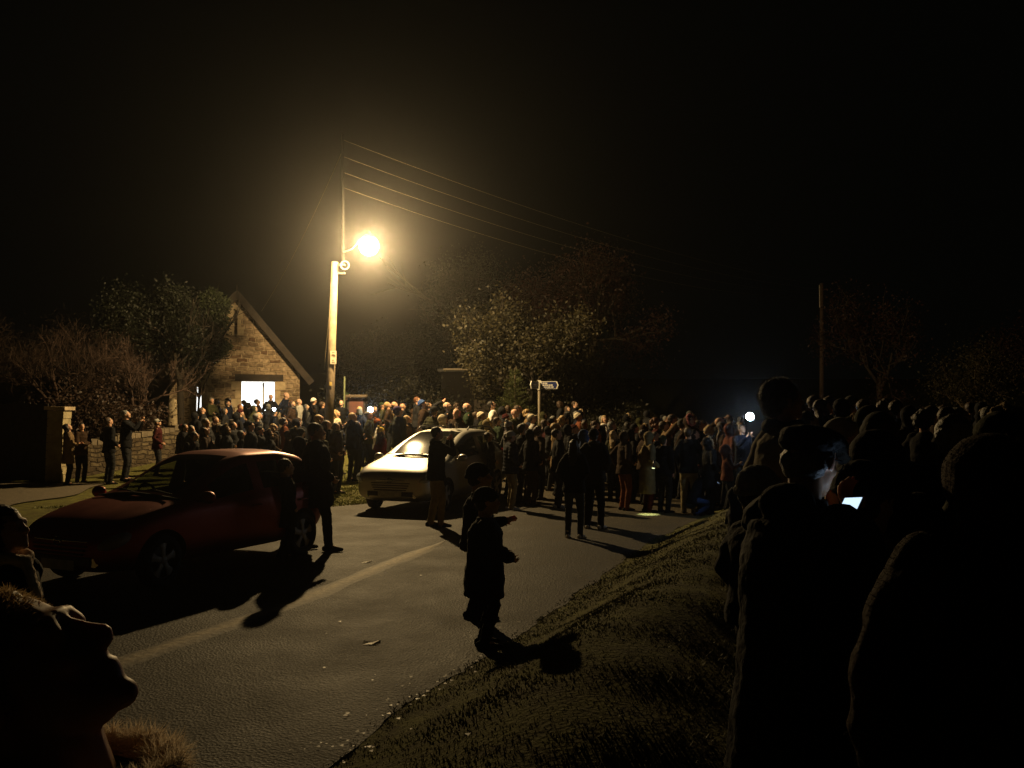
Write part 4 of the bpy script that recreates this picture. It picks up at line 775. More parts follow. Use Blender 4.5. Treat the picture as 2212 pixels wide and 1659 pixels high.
# ================================================================== CARS
def make_car(name, ST, ax, wr_, paint, glass, label, loc, rz, rails=False, glz=(0, 0), pill=(), wsh=(0, 0), rearg=(0, 0), seed=1, detail=True, hl='big'):
    """ST stations front to rear: x, zb, zbelt, w, zr, wr ; forward is +X"""
    root = empty(name, loc, rz, label, 'car'); M = 9; V = []; n = len(ST)
    for (x, zb, zt, w_, zr, wr) in ST:
        hgt = zt - zb; g_ = zr - zt > .2
        sec = [(0, zb), (.72 * w_, zb), (.95 * w_, zb + .10 * hgt + .02), (w_, zb + .45 * hgt), (w_ * .99, zt - .10 * hgt), (w_ * .945, zt), ((wr + .035) if g_ else w_ * .90, zr - (.085 if g_ else .045)), (wr * (.93 if g_ else .8), zr - (.02 if g_ else .012)), (0, zr)]
        V += [(x, -a, b_) for a, b_ in sec] + [(x, a, b_) for a, b_ in reversed(sec[1:-1])]
    K = 16; fs = []; mi = []
    for i in range(n - 1):
        xm = (ST[i][0] + ST[i + 1][0]) / 2
        for k in range(K):
            fs.append((i * K + k, i * K + (k + 1) % K, (i + 1) * K + (k + 1) % K, (i + 1) * K + k)); kk = k if k < 8 else 15 - k; m_ = 0
            if kk == 5 and glz[1] < xm < glz[0] and not any(a < xm < b_ for a, b_ in pill): m_ = 1
            if kk in (7,) and wsh[1] < xm < wsh[0]: m_ = 2
            if kk in (7,) and rearg[1] < xm < rearg[0]: m_ = 3
            if kk in (6,) and wsh[1] < xm < wsh[0]: m_ = 0
            mi.append(m_)
    fs.append(tuple(reversed(range(K)))); mi.append(0); fs.append(tuple((n - 1) * K + k for k in range(K))); mi.append(0)
    me = bpy.data.meshes.new('shell'); me.from_pydata(V, [], fs); DK = mat('car_underside', (.008, .008, .008), .9)
    for m_ in (paint, glass, glass, glass, DK): me.materials.append(m_)
    me.polygons.foreach_set('material_index', mi); bm = bmesh.new(); bm.from_mesh(me); bmesh.ops.recalc_face_normals(bm, faces=bm.faces); bm.to_mesh(me); bm.free()
    o = bpy.data.objects.new('shell', me); COL.objects.link(o); sd = o.modifiers.new('s', 'SUBSURF'); sd.levels = 3; sd.render_levels = 3
    dg = bpy.context.evaluated_depsgraph_get(); me2 = bpy.data.meshes.new_from_object(o.evaluated_get(dg)); o.modifiers.clear(); o.data = me2
    for x in ax:
        for sg in (-1, 1):
            c = obj('c', MB().tube([(x, sg * .55, wr_), (x, sg * 1.2, wr_)], [wr_ + .055] * 2, 40, round_=False), DK); boolean(o, c)
    me3 = o.data; names = {0: 'body', 1: 'side_windows', 2: 'windscreen', 3: 'rear_window', 4: 'wheel_arch'}
    bm = bmesh.new(); bm.from_mesh(me3); byslot = {}
    mats = list(me3.materials); idx = {}
    for f in bm.faces:
        k = f.material_index; byslot.setdefault(k, []).append(f)
    def sub(faces, nm, mt, par, push=0.):
        vmap = {}; vs = []; ff = []
        for f in faces:
            q = []
            for v in f.verts:
                if v.index not in vmap: vmap[v.index] = len(vs); vs.append(tuple(v.co + v.normal * push))
                q.append(vmap[v.index])
            ff.append(q)
        m_ = bpy.data.meshes.new(nm); m_.from_pydata(vs, [], ff); m_.polygons.foreach_set('use_smooth', [True] * len(ff)); ob = bpy.data.objects.new(nm, m_); COL.objects.link(ob); m_.materials.append(mt); ob.parent = par; return ob
    bm.verts.index_update(); bm.normal_update()
    arch = [f for k, v in byslot.items() for f in v if (mats[k] is DK if k < len(mats) and mats[k] else k >= 4)]
    body = None
    bod = sub([f for f in byslot.get(0, []) if f not in set(arch)], 'body', paint, root); body = bod
    for x in ax:
        for sg in (-1, 1):
            fl = [f for f in arch if f.calc_center_median().x * x > 0 and f.calc_center_median().y * sg > 0]
            if fl: sub(fl, 'wheel_arch', DK, body)
    # each side's windows are separate panes
    for sg in (-1, 1):
        fl = [f for f in byslot.get(1, []) if f.calc_center_median().y * sg > 0]
        while fl:
            todo = [fl[0]]; grp = set(todo)
            while todo:
                f = todo.pop()
                for e in f.edges:
                    for g2 in e.link_faces:
                        if g2 not in grp and g2.material_index == 1 and g2.calc_center_median().y * sg > 0: grp.add(g2); todo.append(g2)
            sub(list(grp), 'side_window', glass, root, -.004); fl = [f for f in fl if f not in grp]
    if 2 in byslot: wsob = sub(byslot[2], 'windscreen', MATS.get('screen_glass', glass), root, -.003)
    if 3 in byslot: sub(byslot[3], 'rear_window', glass, root, -.003)
    bm.free(); bpy.data.objects.remove(o)
    RUB = mat('tyre_rubber', (.012, .012, .012), .85, bump=.3); ALLOY = mat('alloy', (.34, .32, .29), .55, .3, var=.06); CHR = mat('chrome', (.6, .6, .58), .12, 1., var=.02); BLK = mat('black_plastic', (.012, .012, .012), .45)
    for x in ax:
        for sg in (-1, 1):
            wh = empty('wheel', (x, sg * (ST[6][3] - .10), wr_)); wh.parent = root
            if x > 0: wh.rotation_euler = (0, 0, R(6))
            tb = MB(); pr = [(-.09, .72), (-.095, .86), (-.08, .97), (-.04, 1.), (.04, 1.), (.08, .97), (.095, .86), (.09, .72)]; N_ = 40; vs = []; f2 = []
            for k in range(N_):
                a = 2 * math.pi * k / N_
                for (yy, rr) in pr: vs.append((math.cos(a) * rr * wr_, yy, math.sin(a) * rr * wr_))
            for k in range(N_):
                for j in range(7): f2.append((k * 8 + j, k * 8 + j + 1, ((k + 1) % N_) * 8 + j + 1, ((k + 1) % N_) * 8 + j))
            tb.add(vs, f2); obj('tyre', tb, RUB, wh, smooth=True)
            rb = MB(); R0 = wr_ * .71; yo = sg * .062
            rb.tube([(0, sg * -.05, 0), (0, sg * .0, 0)], [R0, R0], 36, round_=False)
            for k in range(36):
                a, a2 = 2 * math.pi * k / 36, 2 * math.pi * (k + 1) / 36; rb.tube([(math.cos(a) * R0 * .96, yo, math.sin(a) * R0 * .96), (math.cos(a2) * R0 * .96, yo, math.sin(a2) * R0 * .96)], [.014, .014], 5, round_=False)
            obj('wheel_rim', rb, mat('rim_dark', (.03, .03, .03), .5), wh)
            sb = MB(); sb.ell((0, yo + sg * .01, 0), (.055, .02, .055))
            for k in range(5):
                a = 2 * math.pi * k / 5 + .3; sb.tube([(math.cos(a) * .03, yo + sg * .008, math.sin(a) * .03), (math.cos(a) * R0 * .55, yo + sg * .004, math.sin(a) * R0 * .55), (math.cos(a) * R0 * .95, yo, math.sin(a) * R0 * .95)], [(.040, .012), (.036, .012), (.075, .012)], 8, up=(-math.sin(a), 0, math.cos(a)))
            obj('spokes', sb, ALLOY, wh, smooth=True)
    W6 = ST[6][3]
    if detail:
        f0 = ST[0][0]; 
        for sg in (-1, 1):
            hb = MB(); xs = ST[2][0] + .015; z0 = ST[2][2] - .13
            hb.ell((xs - .02, sg * (ST[2][3] * .80), z0), (.20, .19, .09), Matrix.Rotation(sg * R(-38), 3, 'Z') @ Matrix.Rotation(R(22), 3, 'Y')); h_ = obj('headlight', hb, glassmat('lamp_glass', (.5, .52, .55), .55), root, smooth=True)
            rf = MB(); rf.ell((xs + .0, sg * (ST[2][3] * .80), z0), (.12, .06, .05), Matrix.Rotation(sg * R(-38), 3, 'Z')); rf.ell((xs + .09, sg * (ST[2][3] * .62), z0 - .01), (.06, .05, .045)); obj('reflector', rf, CHR, h_, smooth=True)
            m_ = MB(); mz = ST[5][2] + .10; m_.ell((ST[6][0] + .28, sg * (W6 + .10), mz), (.07, .11, .075)); m_.tube([(ST[6][0] + .28, sg * (W6 - .05), mz - .04), (ST[6][0] + .28, sg * (W6 + .04), mz - .03)], [.025, .03]); obj('wing_mirror', m_, paint, root, smooth=True)
            for xd in (.0, -.95): obj('door_handle', MB().tube([(xd - .35, sg * (W6 + .005), ST[6][2] - .11), (xd - .19, sg * (W6 + .012), ST[6][2] - .11)], [.016, .016], 8), paint, root, smooth=True)
            tl = MB(); tl.ell((ST[-4][0] - .04, sg * (ST[-4][3] * .88), ST[-4][2] - .08), (.08, .10, .2)); obj('tail_light', tl, mat('tail_lens', (.25, .01, .01), .2), root, smooth=True)
            obj('fog_light', MB().disc((f0 - .045, sg * .52, .36), (1, sg * .35, 0), .05, 20, th=.05), CHR, root)
        gb_ = MB(); gz0 = (ST[0][1] + ST[0][2]) / 2 + .06
        for k in range(4): gb_.box((f0 + .004 - .02 * (k == 0), 0, gz0 + .05 - k * .045), (.03, .86 - .05 * k, .016))
        obj('grille', gb_, BLK, root); obj('grille_bar', MB().tube([(f0 - .03, -.42, gz0 + .10), (f0 + .012, 0, gz0 + .105), (f0 - .03, .42, gz0 + .10)], [.013] * 3, 8), CHR, root, smooth=True)
        bd = MB(); [bd.tube([(f0 + .022, .05 * math.cos(a), gz0 + .1 + .05 * math.sin(a)), (f0 + .022, .05 * math.cos(a + .4), gz0 + .1 + .05 * math.sin(a + .4))], [.008, .008], 5) for a in np.arange(0, 6.28, .4)]; obj('badge', bd, CHR, root)
        obj('lower_intake', MB().box((f0 - .015, 0, ST[0][1] + .05), (.05, 1.0, .09)), BLK, root); obj('number_plate', MB().box((f0 + .012, 0, gz0 - .16), (.012, .52, .11)), mat('plate_white', (.4, .4, .36), .5), root)
        wx = wsh[0] + .0
        for y0_, y1_ in ((.55, -.05), (-.02, -.62)):
            zc = ST[4][4] + .035; obj('wiper', MB().tube([(wx + .03, y0_, zc), (wx - .01, (y0_ + y1_) / 2, zc + .035), (wx + .02, y1_, zc + .02)], [.009] * 3, 6), BLK, root)
        if rails:
            for sg in (-1, 1):
                y_ = sg * (ST[9][5] - .01); z_ = ST[10][4]; obj('roof_rail', MB().tube([(-.25, y_, z_ - .02), (-.32, y_, z_ + .04), (-.9, y_, z_ + .055), (-1.6, y_ * .98, z_ + .02), (-1.68, y_ * .98, z_ - .04)], [.017] * 5, 8), BLK, root, smooth=True)
        obj('windscreen_cowl', MB().tube([(wsh[0] + .02, -.66, ST[5][2] + .075), (wsh[0] + .075, -.3, ST[5][4] - .005), (wsh[0] + .09, 0, ST[5][4] + .012), (wsh[0] + .075, .3, ST[5][4] - .005), (wsh[0] + .02, .66, ST[5][2] + .075)], [(.022, .045)] * 5, 8, up=(0, 0, 1)), BLK, root, smooth=True)
        # cabin: seats and steering wheel
        SE = mat('seat_cloth', (.03, .03, .03), .9)
        for sg in (-1, 1):
            st = MB(); st.box((-.05, sg * .36, .48), (.5, .48, .16)); st.ell((-.35, sg * .36, .84), (.09, .23, .36), Matrix.Rotation(R(-14), 3, 'Y')); st.ell((-.42, sg * .36, 1.2), (.05, .12, .09)); obj('front_seat', st, SE, root, smooth=True)
        rsb = MB(); rsb.box((-1.15, 0, .48), (.48, 1.2, .16)); rsb.ell((-1.42, 0, .82), (.09, .6, .32)); obj('rear_seat', rsb, SE, root, smooth=True)
        sw_ = MB(); [sw_.tube([(.42 + .05 * math.sin(a), -.36 + .17 * math.cos(a), .92 + .16 * math.sin(a)), (.42 + .05 * math.sin(a + .4), -.36 + .17 * math.cos(a + .4), .92 + .16 * math.sin(a + .4))], [.014, .014], 6) for a in np.arange(0, 6.28, .4)]; obj('steering_wheel', sw_, BLK, root)
        obj('dashboard', MB().box((.68, 0, .84), (.4, 1.42, .2)), BLK, root)
    return root
def paintm(name, col, metal=.5, rough=.3, coat=1., tint=(1, 1, 1)):
    m, nt, N, L, b = newmat(name); b.inputs['Metallic'].default_value = metal; b.inputs['Coat Tint'].default_value = (*tint, 1); b.inputs['Coat Weight'].default_value = coat; b.inputs['Coat Roughness'].default_value = .34
    tc = N.new('ShaderNodeTexCoord'); nz = N.new('ShaderNodeTexNoise'); nz.inputs['Scale'].default_value = 3; nz.inputs['Detail'].default_value = 8; L.new(tc.outputs['Object'], nz.inputs['Vector'])
    mr = N.new('ShaderNodeMapRange'); mr.inputs[3].default_value = rough * .8; mr.inputs[4].default_value = rough * 1.4; L.new(nz.outputs['Fac'], mr.inputs[0]); L.new(mr.outputs[0], b.inputs['Roughness'])
    rp = N.new('ShaderNodeValToRGB'); c = Vector(col); rp.color_ramp.elements[0].color = (*(c * .82), 1); rp.color_ramp.elements[1].color = (*(c * 1.1), 1); L.new(nz.outputs['Fac'], rp.inputs['Fac']); L.new(rp.outputs[0], b.inputs['Base Color']); MATS[name] = m; return m
GL = glassmat('car_glass', (.02, .022, .02), .62, .04); MATS['screen_glass'] = glassmat('screen', (.03, .032, .028), .42, .12)
MPV = [(2.16, .34, .64, .58, .70, .46), (2.11, .26, .73, .76, .81, .62), (1.96, .22, .82, .84, .91, .70), (1.62, .20, .89, .87, 1.0, .74), (1.22, .20, .94, .885, 1.07, .76), (1.08, .20, .955, .885, 1.11, .75),
       (.58, .20, .975, .885, 1.36, .69), (.08, .20, .99, .885, 1.53, .63), (-.14, .20, .995, .885, 1.59, .615), (-.42, .20, 1.0, .885, 1.625, .61), (-.50, .20, 1.0, .885, 1.63, .61), (-1.22, .20, 1.02, .885, 1.63, .60), (-1.32, .20, 1.02, .885, 1.62, .60), (-1.78, .24, 1.03, .87, 1.55, .575), (-1.86, .25, 1.03, .86, 1.52, .57), (-2.05, .30, 1.02, .84, 1.28, .58), (-2.12, .34, .96, .79, 1.02, .64), (-2.16, .40, .78, .70, .84, .58)]
h_a = R(21); rzS = math.atan2(-math.cos(h_a), -math.sin(h_a))
silver = make_car('silver_people_carrier', MPV, (1.36, -1.34), .315, paintm('silver_paint', (.50, .49, .45), .85, .42, .5), GL, 'silver people carrier parked facing the camera under the street lamp', (-1.63, 19.2, g(-1.63, 18.2)), rzS, rails=True, glz=(.75, -1.84), pill=((-.51, -.41), (-1.33, -1.21)), wsh=(1.1, -.18), rearg=(-1.86, -2.06))
SUP = [(1.98, .32, .52, .50, .58, .38), (1.93, .25, .62, .68, .70, .52), (1.78, .21, .71, .77, .80, .60), (1.45, .19, .80, .81, .90, .66), (1.00, .19, .86, .82, .98, .68), (.86, .19, .875, .82, 1.00, .67),
       (.42, .19, .895, .82, 1.20, .60), (.10, .19, .905, .82, 1.38, .57), (-.12, .19, .91, .82, 1.45, .56), (-.30, .19, .915, .82, 1.485, .56), (-.40, .19, .92, .82, 1.49, .56), (-.95, .19, .93, .82, 1.49, .55), (-1.05, .19, .94, .82, 1.48, .55), (-1.48, .22, .96, .80, 1.41, .52), (-1.56, .24, .96, .79, 1.37, .52), (-1.72, .30, .95, .76, 1.10, .54), (-1.78, .34, .88, .70, .90, .58), (-1.82, .40, .70, .62, .76, .52)]
h_a = R(25); rzR = math.atan2(-math.cos(h_a), -math.sin(h_a))
red = make_car('red_hatchback', SUP, (1.25, -1.24), .30, paintm('red_paint', (.28, .034, .017), .8, .42, .4), GL, 'dark red hatchback in shadow with its roof catching the lamp light', (-4.17, 11.46, 0.004), rzR, glz=(.62, -1.5), pill=((-.41, -.29), (-1.06, -.94)), wsh=(.88, -.16), rearg=(-1.56, -1.74))
make_car('dark_estate_car', MPV, (1.36, -1.34), .33, paintm('grey_green_paint', (.20, .19, .14), .3, .4), GL, 'far parked car with pale roof edge half hidden by the crowd right of the signpost', (5.0, 33.5, g(5, 33.5)), R(-14), glz=(.75, -1.84), pill=((-.51, -.41), (-1.33, -1.21)), wsh=(1.0, -.18), rearg=(-1.86, -2.06))
CUPM = mat('paper_cup', (.62, .5, .38), .6)
for i, (u, v) in enumerate(((973, 926), (986, 924))):
    q = P(u, v, 19.35 + .1 * i); q.z = g(-1.63, 18.2) + 1.632; cp = empty('paper_cup', q, label=['takeaway paper cup on the silver car roof, left one of two', 'takeaway paper cup on the silver car roof, right one of two'][i], cat='cup', group='cups on the car roof')
    obj('cup', MB().tube([(0, 0, 0), (0, 0, .11)], [.03, .042], 16, round_=False), CUPM if i else mat('dark_cup', (.12, .1, .14), .6), cp, smooth=True); obj('rim', MB().tube([(0, 0, .111), (0, 0, .122)], [.045, .044], 16, round_=False), CUPM, cp)

# ================================================================== THE CROWD
# u, v of the crown, depth, height, build, heading, description, colours
J = lambda **k: k
LEFT = [
 (148, 914, 21.6, 1.66, 'long2', -70, 'woman in pale-sleeved coat hugging her companion beside the gate pier', J(jacket='tan', hair='darkhair')),
 (176, 912, 21.9, 1.72, 'short2', -120, 'man being hugged between the gate pier and the tall dark-coated man', J(jacket='brown', hair='darkhair')),
 (236, 900, 21.8, 1.82, 'short', -40, 'tall man in long black coat right of the hugging pair', J(jacket='black', skin='skin')),
 (272, 885, 22.4, 1.84, 'phone', -80, 'tall figure with both arms raised beside the garden wall', J(jacket='black', hair='greyhair')),
 (340, 904, 23.2, 1.7, 'peak', -75, 'figure in brown coat and pale cap against the garden wall', J(jacket='maroon', hat='lightgrey')),
 (399, 914, 22.0, 1.6, 'short2', -95, 'young man in black facing right behind the red car windscreen', J(jacket='black', hair='darkhair')),
 (422, 889, 24.0, 1.78, 'hood', -30, 'broad figure with black hood up left of the lit narrow window', J(jacket='black')),
 (438, 879, 26.5, 1.7, 'short', -70, 'man standing right below the lit narrow window', J(jacket='charcoal', hair='brownhair')),
 (446, 905, 23.4, 1.62, 'balding', -100, 'balding man beside the broad hooded figure at the left', J(jacket='charcoal', hair='greyhair')),
 (465, 898, 24.0, 1.7, 'short2', -80, 'man with side-lit ear and short dark hair in the left crowd', J(jacket='brown', hair='brownhair')),
 (469, 860, 30.0, 1.72, 'curly', -60, 'dark curly-haired person by the stone wall just right of the lit slit', J(jacket='black', hair='darkhair')),
 (477, 921, 21.0, 1.55, 'long', -50, 'woman with long hair seen from behind above the red car roof', J(jacket='brown', hair='blond')),
 (485, 880, 26.5, 1.66, 'bob', -75, 'person with bobbed dark hair left of the bright doorway', J(jacket='charcoal', hair='darkhair')),
 (494, 859, 30.2, 1.74, 'short', -65, 'dark-haired man against the wall left of the doorway', J(jacket='grey', hair='darkhair')),
 (511, 888, 24.2, 1.76, 'furhood', -25, 'large black-hooded figure in front of the left door jamb', J(jacket='black', fur='charcoal')),
 (519, 872, 27.5, 1.68, 'short2', -90, 'fair man looking right at the left edge of the doorway', J(jacket='tan', hair='ginger')),
 (528, 863, 29.5, 1.68, 'balding', -95, 'grey-haired man at the left door jamb', J(jacket='grey', hair='greyhair')),
 (537, 868, 28.5, 1.66, 'curly', -60, 'dark curly head silhouetted low in the bright doorway', J(jacket='black', hair='darkhair')),
 (557, 861, 29.4, 1.74, 'short', -80, 'brown-haired man silhouetted against the middle of the doorway', J(jacket='brown', hair='brownhair')),
 (558, 890, 24.5, 1.66, 'bald', -70, 'bald man in grey below the doorway', J(jacket='grey')),
 (580, 871, 27.4, 1.66, 'bob', -20, 'grey-haired woman seen from behind below the doorway', J(jacket='charcoal', hair='greyhair', )),
 (585, 851, 31.1, 1.76, 'bald', 200, 'bald man in dark top standing in the bright doorway', J(jacket='black')),
 (592, 914, 21.4, 1.6, 'long', -75, 'long-haired woman with lamp-lit curls above the red car roof', J(jacket='brown', hair='blond')),
 (613, 900, 22.8, 1.68, 'curly', -60, 'curly-haired person in orange-brown coat right of the long-haired woman', J(jacket='rust', hair='brownhair')),
 (618, 847, 30.2, 1.8, 'bald', -120, 'bald man in navy lit white on the right of the doorway', J(jacket='navy', skin='skin3')),
 (628, 863, 28.3, 1.76, 'short2', 175, 'man in black jumper with folded arms in front of the right door jamb', J(jacket='black', hair='ginger')),
 (647, 861, 28.6, 1.74, 'balding', -110, 'pink-faced white-haired man at the right corner of the building', J(jacket='lightgrey', hair='whitehair', skin='skin3')),
 (646, 901, 22.6, 1.64, 'beanie', -30, 'person in rim-lit dark beanie right of the doorway crowd', J(jacket='black', hat='brown')),
 (662, 872, 27.0, 1.66, 'long', -90, 'woman in grey below the right corner of the building', J(jacket='grey', hair='greyhair')),
 (677, 858, 28.8, 1.76, 'beanie2', -60, 'man in bright white beanie left of the lamp pole', J(jacket='charcoal', hat='white')),
 (692, 894, 21.6, 1.68, 'long2', -95, 'blond woman with long lit hair just in front of the lamp pole', J(jacket='black', hair='blond')),
 (697, 866, 28.0, 1.66, 'short', -45, 'dim man directly left of the lamp pole base', J(jacket='black')),
 (728, 884, 26.3, 1.4, 'kidhair', -100, 'pale-haired girl beside the foot of the lamp pole', J(jacket='cream', hair='blond', fur='cream')),
 (737, 863, 26.4, 1.76, 'short', 185, 'man facing the camera in a black coat right of the lamp pole', J(jacket='black', hair='brownhair', skin='skin3')),
 (752, 847, 29.5, 1.8, 'beanie', -80, 'man in dark green beanie behind the notice board', J(jacket='black', hat='green')),
 (762, 890, 22.4, 1.78, 'short2', -35, 'broad brown-haired man in black jacket below the notice board', J(jacket='black', hair='blond', )),
 (777, 877, 24.6, 1.72, 'bob', -20, 'blond-bobbed person seen from behind in front of the notice board', J(jacket='charcoal', hair='blond')),
 (799, 893, 24.8, 1.62, 'phone', -150, 'dark figure holding up the dazzling white torch right of the notice board', J(jacket='black')),
 (816, 900, 23.2, 1.55, 'bobble', -80, 'girl in orange-red bobble hat left of the silver car', J(jacket='white', hat='orange')),
 (823, 918, 20.9, 1.5, 'bobble', -60, 'girl in yellow hat and red jacket beside the silver car windscreen', J(jacket='red', hat='yellow')),
 (826, 868, 27.4, 1.72, 'peak', -85, 'dim capped person right of the dazzling torch', J(jacket='olive', hat='green')),
 (839, 867, 26.6, 1.74, 'short', -88, 'fair young man looking up, left of a pair of neighbours in mid crowd', J(jacket='brown', hair='blond')),
 (853, 867, 26.9, 1.74, 'balding', -92, 'man with raised chin second along behind the purple beanie', J(jacket='tan', hair='brownhair')),
 (869, 871, 27.4, 1.7, 'bald', -85, 'bald man behind the purple beanie', J(jacket='charcoal')),
 (862, 876, 22.4, 1.84, 'beanie', -50, 'big man in purple beanie and olive jacket left of the silver car roof', J(jacket='olive', hat='purple')),
 (880, 896, 22.9, 1.6, 'long', -100, 'fair woman holding a cup right of the purple-beanie man', J(jacket='tan', hair='blond')),
 (893, 882, 27.5, 1.6, 'hood', -90, 'dim hooded person behind the silver car roof at the left', J(jacket='brown')),
 (901, 856, 27.6, 1.82, 'short2', -88, 'orange-lit man looking up behind the blue beanie', J(jacket='charcoal', hair='ginger')),
 (914, 862, 25.4, 1.86, 'beanie', -85, 'man in dark blue beanie with bright upturned face behind the silver car', J(jacket='brown', hat='blue', skin='skin3')),
 (927, 860, 26.4, 1.8, 'point', -80, 'man with raised hand just behind the blue beanie', J(jacket='charcoal')),
 (937, 876, 22.8, 1.84, 'beanie2', -30, 'dark-faced figure in white-topped black beanie at the silver car roof', J(jacket='olive', hat='charcoal')),
 (957, 894, 22.4, 1.5, 'hood', -90, 'person in striped cream hood behind the car roof', J(jacket='cream')),
 (967, 868, 25.0, 1.8, 'balding', -92, 'balding man with brightly lit upturned face above the silver car roof', J(jacket='black', hair='brownhair', skin='skin3')),
 (986, 882, 22.9, 1.72, 'bald', 150, 'bald man looking down above the paper cups on the car roof', J(jacket='brown', skin='skin3')),
 (987, 869, 28.0, 1.72, 'curly', -60, 'small dim head peering over the bald man at the car roof', J(jacket='maroon', hair='brownhair')),
 (1010, 870, 24.6, 1.78, 'balding', -85, 'man in green with pale bald crown right of the paper cups', J(jacket='green', hair='greyhair', skin='skin3')),
]
